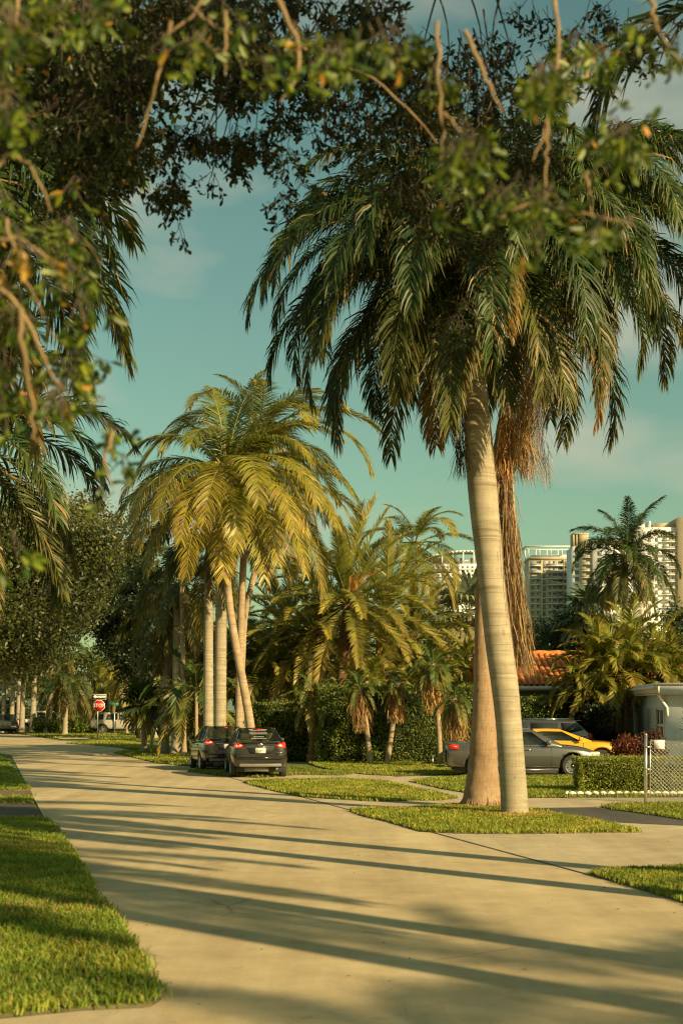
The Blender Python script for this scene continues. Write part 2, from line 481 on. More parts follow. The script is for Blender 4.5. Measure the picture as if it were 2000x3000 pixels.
def blades(poly, density, z, xlim=True):
    A = np.array(poly); lo = A.min(0); hi = A.max(0)
    n = int((hi[0] - lo[0]) * (hi[1] - lo[1]) * density)
    n = min(n, 420000)
    X = rg.uniform(lo[0], hi[0], n); Y = rg.uniform(lo[1], hi[1], n)
    ok = inside(poly, X, Y) & (np.abs(X) < 0.25 * Y + 0.35)
    X = X[ok]; Y = Y[ok]; n = len(X)
    X = X + rg.normal(0, .03, n); Y = Y + rg.normal(0, .03, n)
    # clumpy height and colour
    cl = (np.sin(X * 3.1 + np.sin(Y * 2.3) * 2) + np.sin(Y * 2.7 + X * 1.9) + np.sin(X * 7.7 - Y * 6.1)) / 3
    d = Y
    h = (0.066 + 0.018 * cl) * rg.uniform(0.55, 1.35, n) * np.where(d > 14, .78, 1) * (1 + 0.008 * d)
    w = (0.0042 + 0.00028 * d) * rg.uniform(0.7, 1.3, n)
    a = rg.uniform(0, 2 * PI, n); le = rg.uniform(0.1, 0.95, n)
    dx = np.cos(a) * le * h; dy = np.sin(a) * le * h
    b2 = rg.uniform(0, 2 * PI, n); wx = np.cos(b2) * w; wy = np.sin(b2) * w
    zz = np.full(n, z)
    V = np.stack([np.stack([X - wx, Y - wy, zz], 1), np.stack([X + wx, Y + wy, zz], 1),
                  np.stack([X + dx * .45 + wx * .7, Y + dy * .45 + wy * .7, zz + h * .65], 1), np.stack([X + dx * .45 - wx * .7, Y + dy * .45 - wy * .7, zz + h * .65], 1),
                  np.stack([X + dx * 1.25, Y + dy * 1.25, zz + h * (1.05 - 0.3 * le)], 1)], 1)
    base = np.arange(n)[:, None] * 5
    q = base + np.array([0, 1, 2, 3]); t3 = base + np.array([3, 2, 4])
    k = rg.uniform(0, 1, n)[:, None]; dry = np.clip((cl[:, None] * 0.5 + rg.uniform(-.5, .7, (n, 1)) + (0.28 if xlim == 'dry' else 0)), 0, 1)
    col = np.array([0.14, 0.22, 0.026]) * (0.75 + .5 * k) * (1 - dry) + np.array([0.33, 0.33, 0.055]) * dry
    patch = np.clip((np.sin(X * 1.7 + 1.3 * np.sin(Y * .9)) * np.sin(Y * 1.1 + 2 * np.sin(X * .8)) - .25) * 1.2, 0, .7)
    str_ = (rg.uniform(0, 1, n) < 0.05 + .45 * patch)[:, None]
    ring = np.minimum(np.hypot(X - 3.25, Y - 26.9), np.hypot(X - 2.87, Y - 29.1)) < rg.uniform(.45, .95, n)
    str_ = str_ | (ring & (rg.uniform(0, 1, n) < .8))[:, None]
    col = np.where(str_, np.array([0.36, 0.28, 0.09]), col)
    col = np.repeat(col, 5, axis=0)
    return V.reshape(-1, 3), q, t3, col
for nm, poly in LAWN.items():
    b = MB(); b.prism(poly, -0.01, 0.022)
    o = b.obj(nm + '_lawn', M['soil'], kind='structure')
    o.name = 'lawn'
    V, q, t3, col = blades(poly, dens[nm], 0.018, 'dry' if 'left' not in nm else True)
    mb = MB(); mb.V.append(V); mb.K.append(col); mb.F += [q, t3]; mb.n = len(V)
    og = mb.obj('grass', M['grass'], kind='stuff')
    # ragged fringe spilling over the edges
A0 = None

# fallen leaves and bits on the paving
lit = MB()
for i in range(95):
    py = 2300 + 700 * rg.uniform(0, 1) ** 1.3
    px = rg.uniform(150, 2000)
    x, y = g(px, py)
    a = rg.uniform(0, 6.28); s = rg.uniform(0.008, 0.026)
    c_, s_ = math.cos(a), math.sin(a)
    pts = [(-s, 0, .004), (0, s * .35, .012), (s, 0, .006), (0, -s * .35, .010)]
    lit.add([(x + p[0] * c_ - p[1] * s_, y + p[0] * s_ + p[1] * c_, 0.012 + p[2]) for p in pts], [(0, 1, 2, 3)], np.array([0.16, 0.10, 0.04]) * rg.uniform(.5, 1.6))
lit.obj('fallen_leaves', M['dead'], kind='stuff')

# ============================================================ PALM PARTS
def nrm(a): return a / (np.linalg.norm(a, axis=-1, keepdims=True) + 1e-12)

def frond(mb, seed, L=3.6, elev=40., curl=80., n=70, ll=0.7, lw=0.03, droop=0.9, plume=0.0, c0=(.05, .10, .02), c1=(.12, .13, .02),
          t0=0.14, az=0., org=(0, 0, 0), rr=0.022, fold=0.35, side_curve=0., dead=0.0, a0=68., a1=22., rc=(0.20, 0.20, 0.05), power=1.25):
    r = np.random.default_rng(seed)
    m = 26
    t = np.linspace(0, 1, m)
    e = np.radians(elev - curl * t ** power)
    azs = np.radians(side_curve) * t ** 1.5
    D = np.stack([np.cos(e) * np.cos(azs), np.cos(e) * np.sin(azs), np.sin(e)], 1)
    Pp = np.concatenate([[[0, 0, 0]], np.cumsum(D[:-1] * (L / (m - 1)), axis=0)])
    ca, sa = math.cos(R(az)), math.sin(R(az))
    Rz = np.array([[ca, -sa, 0], [sa, ca, 0], [0, 0, 1]])
    Pp = Pp @ Rz.T; D = D @ Rz.T
    Pw = Pp + np.array(org)
    mb.tube(Pw[::2] if m % 2 else Pw[[*range(0, m, 2), m - 1]], np.interp(np.linspace(0, 1, len(Pw[[*range(0, m, 2), m - 1]])), [0, .12, 1], [rr * 1.7, rr, rr * .15]), 4, False, rc)
    tt = np.linspace(t0, 0.995, n) + r.normal(0, 0.004, n)
    tt = np.clip(np.concatenate([tt, tt]), 0, 1)
    sg = np.concatenate([np.ones(n), -np.ones(n)])
    K = len(tt)
    base = np.stack([np.interp(tt, t, Pw[:, i]) for i in range(3)], 1)
    T = nrm(np.stack([np.interp(tt, t, D[:, i]) for i in range(3)], 1))
    S0 = np.array([-sa, ca, 0.0]); 
    S = nrm(np.cross(np.array([0, 0, 1.0]), T) * 1.0 + 1e-3 * S0)
    # near vertical hanging parts keep the frond's own side vector
    S = nrm(S * 0.0 + S0)
    U = nrm(np.cross(T, S))
    U = np.where(U[:, 2:3] < 0, U, U) 
    al = np.radians(a0 + (a1 - a0) * tt ** 1.1 + r.normal(0, 5, K))
    lift = fold + plume * r.uniform(-1, 1, K) + r.normal(0, .06, K)
    d = S * (sg * np.sin(al))[:, None] + T * np.cos(al)[:, None] + U * (lift * np.sin(al))[:, None]
    d = nrm(d)
    ln = ll * np.interp(tt, [0, t0, .3, .6, .85, 1], [.35, .5, .95, 1, .7, .4]) * r.uniform(.8, 1.12, K)
    wd = lw * r.uniform(.75, 1.2, K)
    wv = nrm(T - d * np.sum(T * d, 1)[:, None] + U * r.normal(0, .25, K)[:, None])
    segs = 3
    dr = droop * r.uniform(.6, 1.4, K)
    p = base; verts = []; dd = d
    wp = [0.55, 1.0, 0.75]
    for k in range(segs):
        verts.append(p - wv * (wd * wp[k] / 2)[:, None]); verts.append(p + wv * (wd * wp[k] / 2)[:, None])
        p = p + dd * (ln / segs)[:, None]
        dd = nrm(dd + np.array([0, 0, -1.0]) * (dr * (0.35 + 0.4 * k))[:, None])
    verts.append(p)
    V = np.stack(verts, 1)
    bi = np.arange(K)[:, None] * 7
    q = np.concatenate([bi + np.array([0, 1, 3, 2]), bi + np.array([2, 3, 5, 4])])
    t3 = bi + np.array([4, 5, 6])
    c0 = np.array(c0); c1 = np.array(c1)
    mixf = np.clip(tt[:, None] ** 1.5 * 0.8 + r.uniform(-.25, .25, (K, 1)), 0, 1)
    cc = c0 * (1 - mixf) + c1 * mixf
    if dead > 0:
        dm = (r.uniform(0, 1, K) < dead * (0.3 + tt))[:, None]
        cc = np.where(dm, np.array([.30, .19, .08]), cc)
    col = np.repeat(cc[:, None, :], 7, 1)
    col[:, 6, :] = col[:, 6, :] * .5 + np.array([.26, .19, .05]) * .5
    k0 = mb.n
    mb.V.append(V.reshape(-1, 3)); mb.K.append(col.reshape(-1, 3)); mb.F += [q + k0, t3 + k0]; mb.n += K * 7

KINDS = {
 'royal': dict(L=3.6, n=120, ll=.80, lw=.038, droop=1.0, plume=.5, c0=(.024, .056, .013), c1=(.06, .095, .017), rr=.025, fold=.15, a0=64, a1=28, dead=.03),
 'coco': dict(L=4.9, n=125, ll=1.05, lw=.036, droop=.40, plume=.08, c0=(.155, .185, .02), c1=(.34, .29, .025), rr=.030, fold=.12, a0=62, a1=24, dead=.03, rc=(.36, .33, .08)),
 'date': dict(L=3.5, n=100, ll=.52, lw=.032, droop=.10, plume=.25, c0=(.155, .19, .035), c1=(.34, .29, .04), rr=.024, fold=.35, a0=55, a1=30, dead=.04),
 'pygmy': dict(L=1.3, n=44, ll=.28, lw=.030, droop=.35, plume=.1, c0=(.05, .10, .02), c1=(.10, .14, .02), rr=.010, fold=.2, a0=58, a1=25, dead=.03),
 'areca': dict(L=1.9, n=50, ll=.52, lw=.040, droop=.45, plume=.15, c0=(.13, .17, .022), c1=(.30, .27, .035), rr=.013, fold=.45, a0=55, a1=25, dead=.08, rc=(.35, .33, .06)),
}
FSETS = {}
def fset(kind):
    if kind in FSETS: return FSETS[kind]
    kw = KINDS[kind]; L = []
    prof = {'royal': [(78, 55), (62, 95), (45, 110), (28, 110), (8, 92), (-14, 72), (-35, 50), (-52, 34)],
            'coco': [(76, 70), (62, 90), (48, 100), (34, 100), (14, 90), (-8, 76), (-30, 56), (-48, 38)],
            'date': [(82, 30), (66, 50), (50, 62), (34, 68), (16, 66), (-4, 58), (-24, 46), (-42, 34)],
            'pygmy': [(75, 80), (55, 100), (38, 105), (20, 100), (0, 85), (-20, 65), (-35, 50), (-50, 35)],
            'areca': [(82, 50), (70, 75), (60, 90), (50, 100), (38, 100), (22, 95), (5, 85), (-15, 60)]}[kind]
    for i, (e, c) in enumerate(prof):
        for v in range(2):
            mb = MB(); k2 = dict(kw)
            f = i / 7.0
            if f > 0.6:
                y = (f - .6) * 1.5 * (1 if v else .5)
                k2['c0'] = tuple(a * (1 - y) + b_ * y for a, b_ in zip(kw['c0'], (.20, .17, .03)))
                k2['c1'] = tuple(a * (1 - y) + b_ * y for a, b_ in zip(kw['c1'], (.38, .24, .04)))
                k2['dead'] = kw['dead'] + .25 * (f - .5)
            frond(mb, 1000 + i * 7 + v * 31 + len(kind) * 97, elev=e + (6 if v else -4), curl=c * (1.12 if v else .92), side_curve=(14 if v else -12), **k2)
            L.append(mb.mesh('frond', M['coco' if kind in ('coco', 'date', 'areca') else 'royal'], False))
    FSETS[kind] = L
    return L

def crown(parent, kind, center, n, scale=1.0, seed=0, lo=0.0, hi=1.0, az0=0.0, skip=None, tilt=0.0):
    S = fset(kind); r = random.Random(seed)
    for i in range(n):
        f = lo + (hi - lo) * (i + .5) / n
        me = S[min(15, int(f * 8) * 2 + (i % 2))]
        az = math.radians(az0 + i * 137.5 + r.uniform(-14, 14))
        if skip and skip(math.degrees(az) % 360, f): continue
        o = put('frond', me, parent, local(parent, center) + Vector((math.cos(az), math.sin(az), -f * 1.2)) * 0.10 * scale)
        o.rotation_euler = (r.uniform(-.1, .1), r.uniform(-.12, .12) + tilt, az)
        s = scale * r.uniform(.88, 1.12) * (.62 if (kind == 'coco' and f < .14) else (.8 if kind == 'coco' and f < .3 else 1)); o.scale = (s, s, s)

def trunk_mesh(mb, pts, radii, seg=14, ringgap=0.12, ringamp=0.012, rough=0.006, seed=0):
    P_ = np.array([tuple(p) for p in pts]); L = np.concatenate([[0], np.cumsum(np.linalg.norm(np.diff(P_, axis=0), axis=1))])
    m = max(8, min(170, int(L[-1] / (ringgap / 2))))
    s = np.linspace(0, L[-1], m)
    # smooth the centre line
    C_ = np.stack([np.interp(s, L, P_[:, i]) for i in range(3)], 1)
    for _ in range(int(m * .5)):
        C_[1:-1] = (C_[:-2] + C_[2:] + 2 * C_[1:-1]) / 4
    rad = np.interp(s, L, radii)
    for _ in range(6): rad[1:-1] = (rad[:-2] + rad[2:] + 2 * rad[1:-1]) / 4
    rad = rad * (1 + ringamp * np.where(np.arange(m) % 2, 1, -1))
    k = mb.n
    mb.tube(C_, rad, seg, True)
    r = np.random.default_rng(seed)
    V = mb.V[-1]
    V += r.normal(0, 1, V.shape) * rough * np.repeat(rad, seg)[:, None] * 2
    return C_

def palm(name, label, kind, base, top, r0, r1, mat, nfr=18, scale=1.0, seed=0, mid=None, shaft=0.0, group=None, lo=0, hi=1, bulge=None, flare=1.35, skip=None, az0=0., seg=12, cat='palm tree'):
    base = Vector((base[0], base[1], 0)); top = Vector(top)
    t = thing(name, label, cat, base, 0, group)
    pts = [Vector((0, 0, -0.05)), Vector((0, 0, 0.12)) + (top - base) * 0.02]
    rad = [r0 * flare, r0 * (1 + (flare - 1) * .7)]
    q = [0.06, 0.2, 0.4, 0.6, 0.8, 1.0]
    for f in q:
        p = (top - base) * f
        if mid is not None:
            p = p + Vector(mid) * (4 * f * (1 - f))
        pts.append(p); rr_ = r0 + (r1 - r0) * f
        if bulge: rr_ *= 1 + bulge * math.sin(PI * min(1, f * 1.1))
        rad.append(rr_)
    mb = MB(); trunk_mesh(mb, pts, rad, seg, seed=seed)
    mb.obj('trunk', mat, t, True)
    c = top.copy()
    if shaft > 0:
        sb = MB(); ax = ((top - base) - (top - base) * .8).normalized()
        a = top - base
        sb.tube([a - ax * .02, a + ax * shaft * .15, a + ax * shaft * .5, a + ax * shaft], [r1 * 1.0, r1 * 1.18, r1 * .9, r1 * .45], 12)
        sb.obj('crownshaft', M['shaft'], t, True)
        c = top + ax * shaft
    if nfr:
        crown(t, kind, c, nfr, scale, seed, lo, hi, az0, skip)
    return t, c

def strands(mb, top, path, n, spread, col, seed=0, width=0.014, seglen=0.18, wander=.3, drift=.12):
    """bundle of thin dead strips hanging down a path (list of (point, bundle radius))"""
    r = np.random.default_rng(seed)
    P_ = np.array([tuple(p[0]) for p in path]); rad = np.array([p[1] for p in path]); u = np.linspace(0, 1, len(P_))
    for i in range(n):
        a = r.uniform(0, .75); b_ = min(1.0, a + r.uniform(.25, .7))
        m = 7
        tt = np.linspace(a, b_, m)
        c = np.stack([np.interp(tt, u, P_[:, k]) for k in range(3)], 1)
        rr = np.interp(tt, u, rad)
        th = r.uniform(0, 6.28); q = math.sqrt(r.uniform(0, 1))
        off = np.stack([np.cos(th) * q * rr, np.sin(th) * q * rr, 0 * rr], 1)
        wob = np.cumsum(r.normal(0, .02 * wander * 3, (m, 3)), axis=0) * np.array([1, 1, .4]) + np.linspace(0, 1, m)[:, None] * np.array([r.normal(0, drift), r.normal(0, drift), 0])
        c = c + off + wob
        w = width * r.uniform(.5, 1.4); ph = r.uniform(0, 3.14)
        wvec = np.array([math.cos(ph), math.sin(ph), 0]) * w
        ws = np.array([.6, 1, 1, 1, .9, .7, .1])[:, None]
        V = np.concatenate([c - wvec * ws, c + wvec * ws])
        k = np.arange(m - 1)
        q4 = np.stack([k, k + m, k + m + 1, k + 1], 1)
        mb.add(V, q4, np.array(col) * r.uniform(.4, 1.3) * np.array([1, r.uniform(.92, 1.12), r.uniform(.8, 1.3)]))

def fan_leaf(mb, seed, org, az, el, stalk, rad, segs=26, c=(.04, .085, .02), tip=(.20, .16, .04), droop=.35, span=130, wid=1.0):
    r = np.random.default_rng(seed)
    a, e = R(az), R(el)
    d = np.array([math.cos(a) * math.cos(e), math.sin(a) * math.cos(e), math.sin(e)])
    s = np.array([-math.sin(a), math.cos(a), 0]); u = np.cross(d, s) * -1
    o = np.array(org, dtype=float); hub = o + d * stalk + np.array([0, 0, -stalk * .12])
    mb.tube([o, (o + hub) / 2 + np.array([0, 0, stalk * .05]), hub], [rad * .022, rad * .017, rad * .012], 4, False, (.16, .18, .05))
    d2 = nrm(d + np.array([0, 0, -.35]))
    for k in range(segs):
        th = R(-span + 2 * span * k / (segs - 1))
        dir_ = nrm(d2 * math.cos(th) + s * math.sin(th) + r.normal(0, .03, 3))
        ln = rad * (.72 + .28 * math.cos(th * .6)) * r.uniform(.88, 1.08)
        perp = nrm(np.cross(dir_, np.cross(d2, s)))
        w = wid * ln * math.sin(R(span) / segs) * .62
        p1 = hub + dir_ * ln * .5; p2 = p1 + nrm(dir_ + np.array([0, 0, -droop * .5])) * ln * .3
        p3 = p2 + nrm(dir_ + np.array([0, 0, -droop * 2.2])) * ln * .25
        cc = np.array(c) * r.uniform(.75, 1.3)
        mb.add([hub, p1 - perp * w, p1 + perp * w, p2 - perp * w * .7, p2 + perp * w * .7, p3], [(0, 1, 2), (1, 3, 4, 2), (3, 5, 4)],
               np.array([cc, cc, cc, cc * .7 + np.array(tip) * .3, cc * .7 + np.array(tip) * .3, tip]))

# ------------------------------------------------------------ leaf clouds
def leafcloud(mb, P_, D, L, Wd, col, rs, fold=.25):
    """one folded leaf per point: base at P_, along D, 2 quads"""
    n = len(P_)
    up = rs.normal(0, 1, (n, 3)); S = nrm(np.cross(D, up)); U = nrm(np.cross(S, D))
    L = np.broadcast_to(np.asarray(L, float), (n,))[:, None]; w = np.broadcast_to(np.asarray(Wd, float), (n,))[:, None]
    v = [P_, P_ + D * L * .35 + S * w * .42 + U * w * fold, P_ + D * L * .75 + S * w * .45 + U * w * fold, P_ + D * L,
         P_ + D * L * .75 - S * w * .45 + U * w * fold, P_ + D * L * .35 - S * w * .42 + U * w * fold]
    V = np.stack(v, 1).reshape(-1, 3)
    bi = np.arange(n)[:, None] * 6
    q = np.concatenate([bi + np.array([0, 1, 2, 3]), bi + np.array([0, 3, 4, 5])])
    mb.add(V, q, np.repeat(col, 6, axis=0))

def simpleleaves(mb, P_, L, Wd, col, rs, D=None):
    n = len(P_)
    if D is None: D = nrm(rs.normal(0, 1, (n, 3)))
    S = nrm(np.cross(D, rs.normal(0, 1, (n, 3))))
    L = np.broadcast_to(np.asarray(L, float), (n,))[:, None]; w = np.broadcast_to(np.asarray(Wd, float), (n,))[:, None]
    V = np.stack([P_, P_ + D * L * .5 + S * w * .5, P_ + D * L, P_ + D * L * .5 - S * w * .5], 1).reshape(-1, 3)
    q = np.arange(n)[:, None] * 4 + np.array([0, 1, 2, 3])
    mb.add(V, q, np.repeat(col, 4, axis=0))

def leafy_tree(name, label, base, height, rx, rz, nleaf, c0, c1, seed, leaf=.22, group=None, ry=None, low=0.35, trunk_r=.25, cat='tree', lean=(0, 0), nb=34):
    r = np.random.default_rng(seed); ry = ry or rx
    t = thing(name, label, cat, (base[0], base[1], 0), 0, group)
    cz = height - rz
    mb = MB()
    mb.tube([(0, 0, -.05), (lean[0] * .3, lean[1] * .3, cz * .4), (lean[0] * .7, lean[1] * .7, cz * .8), (lean[0], lean[1], cz + rz * .4)], [trunk_r * 1.3, trunk_r, trunk_r * .8, trunk_r * .3], 9)
    mb.obj('trunk', M['bark'], t, True)
    lb = MB(); P_ = []; 
    blobs = []
    for k in range(nb):
        d = nrm(r.normal(0, 1, 3)); q = r.uniform(.45, .86)
        c = np.array([lean[0] + d[0] * rx * q, lean[1] + d[1] * ry * q, cz + d[2] * rz * q * (1 if d[2] > 0 else (1 - low) + .3)])
        blobs.append((c, r.uniform(.26, .44) * min(rx, rz * 1.2)))
        if k % 3 == 0:
            lb.tube([(lean[0] * .8, lean[1] * .8, cz * .75), tuple((c + np.array([lean[0], lean[1], cz * .8])) / 2 + r.normal(0, .2, 3)), tuple(c)], [trunk_r * .5, trunk_r * .3, trunk_r * .08], 5, False)
    lb.obj('limb', M['bark'], t, True)
    per = nleaf // nb; cols = []
    for c, s in blobs:
        d = nrm(r.normal(0, 1, (per, 3))); q = r.uniform(.55, 1.05, (per, 1)) ** .6
        # sub-clumps along the blob surface
        sub = nrm(r.normal(0, 1, (14, 3))); idx = r.integers(0, 14, per)
        pp = c + (d * .45 + sub[idx] * .62) * s * q * np.array([1.1, 1.1, .8])
        P_.append(pp); k = r.uniform(0, 1, (per, 1)); tone = r.uniform(.75, 1.2)
        cols.append((np.array(c0) * (1 - k) + np.array(c1) * k) * tone)
    P_ = np.concatenate(P_); cols = np.concatenate(cols)
    fb = MB(); simpleleaves(fb, P_, leaf * r.uniform(.7, 1.3, len(P_)), leaf * .55, cols, r)
    fb.obj('crown', M['bushleaf'], t, kind='stuff')
    return t

def hedge(name, label, x0, x1, y0, y1, z, n, leaf, c0, c1, seed, uneven=.08, ragged=.03):
    r = np.random.default_rng(seed)
    t = thing(name, label, 'hedge', ((x0 + x1) / 2, (y0 + y1) / 2, 0))
    o = np.array(t.location)
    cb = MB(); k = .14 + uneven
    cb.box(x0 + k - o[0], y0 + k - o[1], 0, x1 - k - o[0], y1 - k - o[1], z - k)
    cb.obj('inner_core', M['core'], t)  # plain dark box filling the hedge behind its leaves
    A = [('f', (x1 - x0) * z), ('t', (x1 - x0) * (y1 - y0)), ('l', (y1 - y0) * z), ('r', (y1 - y0) * z)]
    tot = sum(a for _, a in A); fb = MB()
    for s, a in A:
        m = int(n * a / tot); u = r.uniform(0, 1, m); v = r.uniform(0, 1, m); dep = np.abs(r.normal(0, .07, m))
        hole = np.clip(np.sin(u * (x1 - x0) * 3.7 + np.sin(v * z * 5.) * 1.7) * np.sin(v * z * 4.1 + np.sin(u * (x1 - x0) * 2.3) * 2) - .55, 0, 1) * uneven * 2.2
        bumpy = hole + uneven * (np.sin(u * (x1 - x0) * 2.1 + v * 3) + np.sin(v * z * 4.3 + u * (x1 - x0) * 1.1 + 2) + 1) * .5
        dep = dep + bumpy
        if s == 'f': X, Y, Z = x0 + u * (x1 - x0), y0 + dep, v * z
        elif s == 't': X, Y, Z = x0 + u * (x1 - x0), y0 + v * (y1 - y0), z - dep * .6 + (r.uniform(0, 1, m) < .1) * r.uniform(0, ragged * 3, m)
        elif s == 'l': X, Y, Z = x0 + dep, y0 + u * (y1 - y0), v * z
        else: X, Y, Z = x1 - dep, y0 + u * (y1 - y0), v * z
        P_ = np.stack([X, Y, Z], 1) - o
        k = r.uniform(0, 1, (m, 1))
        D = nrm(r.normal(0, .8, (m, 3)) + {'f': np.array([0, -.5, .5]), 't': np.array([0, 0, 1.]), 'l': np.array([-.5, 0, .5]), 'r': np.array([.5, 0, .5])}[s])
        simpleleaves(fb, P_, leaf * r.uniform(.7, 1.3, m), leaf * .55, np.array(c0) * (1 - k) + np.array(c1) * k, r, D)
    fb.obj('foliage', M['bushleaf'], t, kind='stuff')
    return t
# ============================================================ DISTANT TOWERS
def facade(t, x0, x1, y, z0, z1, bays, floors, me_w, pad=.0, skip=None, bal=None, bx=None):
    dx = (x1 - x0) / bays; dz = (z1 - z0) / floors
    for j in range(floors):
        for i in range(bays):
            if skip and skip(i, j): continue
            put('window', me_w, t, (x0 + (i + .5) * dx, y, z0 + (j + .5) * dz))
def boxmesh(name, sx, sy, sz, mat):
    b = MB(); b.box(-sx / 2, -sy / 2, -sz / 2, sx / 2, sy / 2, sz / 2); return b.mesh(name, mat)
def part(t, name, mat, *boxes):
    b = MB()
    for q in boxes: b.box(*q)
    return b.obj(name, mat, t)
M['twhite'] = simple('tower white render', (0.82, 0.80, 0.75), 0.85, var=0.05, scale=.1)
M['ttan'] = simple('tower tan render', (0.50, 0.40, 0.26), 0.85, var=0.06, scale=.1)
M['tgrey'] = simple('tower grey beige render', (0.60, 0.55, 0.46), 0.85, var=0.08, scale=.1)
M['trail'] = simple('balcony rail glass', (0.30, 0.31, 0.28), 0.3, var=0.1)

# B: beige tower with pergola on the roof
D_ = 700.; s_ = F / D_
def bx(px): return (px - 1000) / s_
def bz(py): return H - (py - 2080) / s_
t = thing('apartment_tower', 'grey beige balcony tower with an open white pergola frame on its flat roof', 'apartment building', (bx(1612), D_, 0))
T0 = np.array(t.location)
X0, X1 = bx(1550) - T0[0], bx(1676) - T0[0]
zt = bz(1640)
part(t, 'wall', M['tgrey'], (X0, 0, 0, X1, 18, zt))
part(t, 'roof_parapet', M['ttan'], (X0 - .3, -.6, zt + .02, X1 + .3, 18.3, zt + 1.3))
part(t, 'roof_room', M['twhite'], (X0 + 2, 5, zt + 1.32, X1 - 2, 15, zt + 3.0))
fl = 3.1; nf = 12
slab = boxmesh('balcony', 8.6, 1.7, .28, M['twhite']); slab2 = boxmesh('balcony', 5.2, 1.7, .28, M['twhite'])
rail = boxmesh('railing', 8.4, .08, .95, M['trail']); rail2 = boxmesh('railing', 5.0, .08, .95, M['trail'])
wn1 = boxmesh('window', 1.7, .12, 2.2, M['bglass']); wn2 = boxmesh('window', 1.0, .12, 2.2, M['bglass'])
for j in range(nf):
    z = zt - fl * (j + 1)
    for cx, sl_, ra_ in ((X0 + 3.1, slab2, rail2), (X0 + 12.2, slab, rail), (X1 - 1.7, slab2, rail2)):
        if j % 3 == 0 and cx < X0 + 4: pass
        o = put('balcony', sl_, t, (cx, -.9, z)); put('railing', ra_, o, (0, -.78, .62))
    for cx, w_ in ((X0 + 1.4, wn1), (X0 + 4.2, wn2), (X0 + 7.1, wn1), (X0 + 10.0, wn2), (X0 + 12.5, wn1), (X0 + 15.0, wn1), (X1 - 3.0, wn1), (X1 - .9, wn2)):
        put('window', w_, t, (cx, -.07, z + 1.35))
part(t, 'pier', M['ttan'], (X0 + 5.4, -1.2, 0, X0 + 5.9 + .5, -.01, zt - .4), (X1 - 4.6, -1.9, 0, X1 - 4.3, -.01, zt))
pb = MB()
for xx in np.linspace(X0 - .5, X1 + .2, 5):
    pb.box(xx - .2, -1.0, zt + 1.32, xx + .2, -.6, zt + 6.1); pb.box(xx - .2, 12, zt + 1.32, xx + .2, 12.4, zt + 6.1)
pb.box(X0 - 2.2, -1.8, zt + 6.12, X1 + 1, -1.0, zt + 6.7); pb.box(X0 - 2.2, 12.2, zt + 6.12, X1 + 1, 13, zt + 6.7)
pb.box(X0 - 2.2, -.98, zt + 6.14, X0 - 1.4, 12.18, zt + 6.68); pb.box(X1 + .2, -.98, zt + 6.14, X1 + .98, 12.18, zt + 6.68)
pb.obj('roof_pergola', M['white'], t)

# C: tan and white stepped tower
t = thing('apartment_tower', 'white stepped tower with a tan corner turret pierced by two slots behind the royal palm', 'apartment building', (bx(1750), D_ - 40, 0))
T0 = np.array(t.location); s_ = F / (D_ - 40)
def cx_(px): return bx(px) - T0[0]
X0, Xc, Xd, X1 = cx_(1681), cx_(1706), cx_(1722), cx_(1850)
part(t, 'wall', M['twhite'], (Xd + 2.2, -2, 0, X1, 22, bz(1583)), (X0, 4, 0, Xc, 22, bz(1598)))
part(t, 'corner_wall', M['ttan'], (Xc + .02, 1, 0, Xd + 2.15, 21, bz(1590)))
part(t, 'turret', M['ttan'], (X0 + .2, 4.5, bz(1597), X0 + .9, 12, bz(1562)), (X0 + 1.7, 4.5, bz(1597), X0 + 2.3, 12, bz(1562)), (X0 + 3.1, 4.5, bz(1597), Xd + 1, 12, bz(1562)), (X0 + .2, 4.3, bz(1562) + .02, Xd + 1.2, 12.2, bz(1562) + .6))
wq = boxmesh('window', 1.9, .14, 1.9, M['bglass'])
for j in range(11):
    z = bz(1605) - 3.15 * j
    for xx in (X0 + 2.0,): put('window', wq, t, (xx, 3.93, z - 1.5))
    for xx in np.arange(Xd + 5, X1 - 1, 3.6): put('window', wq, t, (xx, -2.07, z + .4))
    o = part(t, 'balcony', M['twhite'], (Xd - 3.4, -.6, z - 1.4, Xd + 2.1, .98, z - 1.15))
    put('railing', rail2, o, (Xd - .7, -.5, z - .64))
part(t, 'roof_room', M['twhite'], (Xd + 6, 4, bz(1583) + .02, Xd + 11, 12, bz(1575)), (Xd + 14, 4, bz(1583) + .02, Xd + 15, 12, bz(1568)))

# D: white tower at the right edge
t = thing('apartment_tower', 'tall white tower with stacked balconies and a tan end pier at the right edge', 'apartment building', (bx(1930), D_ - 20, 0))
T0 = np.array(t.location); s_ = F / (D_ - 20)
X0, X1 = cx_(1862), cx_(1983)
part(t, 'wall', M['twhite'], (X0, 0, 0, X1, 24, bz(1545)))
part(t, 'end_pier', M['ttan'], (X1 + .02, -3, 0, cx_(2080), 20, bz(1517)))
part(t, 'roof_room', M['twhite'], (X0 + 1.5, 3, bz(1545) + .02, X0 + 5, 12, bz(1532)), (X0 + 7, 3, bz(1545) + .02, X0 + 7.8, 12, bz(1524)))
part(t, 'lift_room', M['ttan'], (X0 + 10, 3, bz(1545) + .02, X1 - .5, 14, bz(1530)))
wq2 = boxmesh('window', 1.5, .14, 1.9, M['bglass'])
for j in range(14):
    z = bz(1562) - 3.15 * j
    for xx in (X0 + 2, X0 + 6.5, X0 + 10): put('window', wq2, t, (xx, -.08, z))
    put('window', wq, t, (X1 - 6, -.08, z)); put('window', wq, t, (X1 - 3, -.08, z))
    o = part(t, 'balcony', M['twhite'], (X1 - 8, -1.6, z - 1.3, X1 - .3, -.01, z - 1.0))
    ro = put('railing', rail, o, (X1 - 4.1, -1.5, z - .5)); ro.scale = (.9, 1, .85)

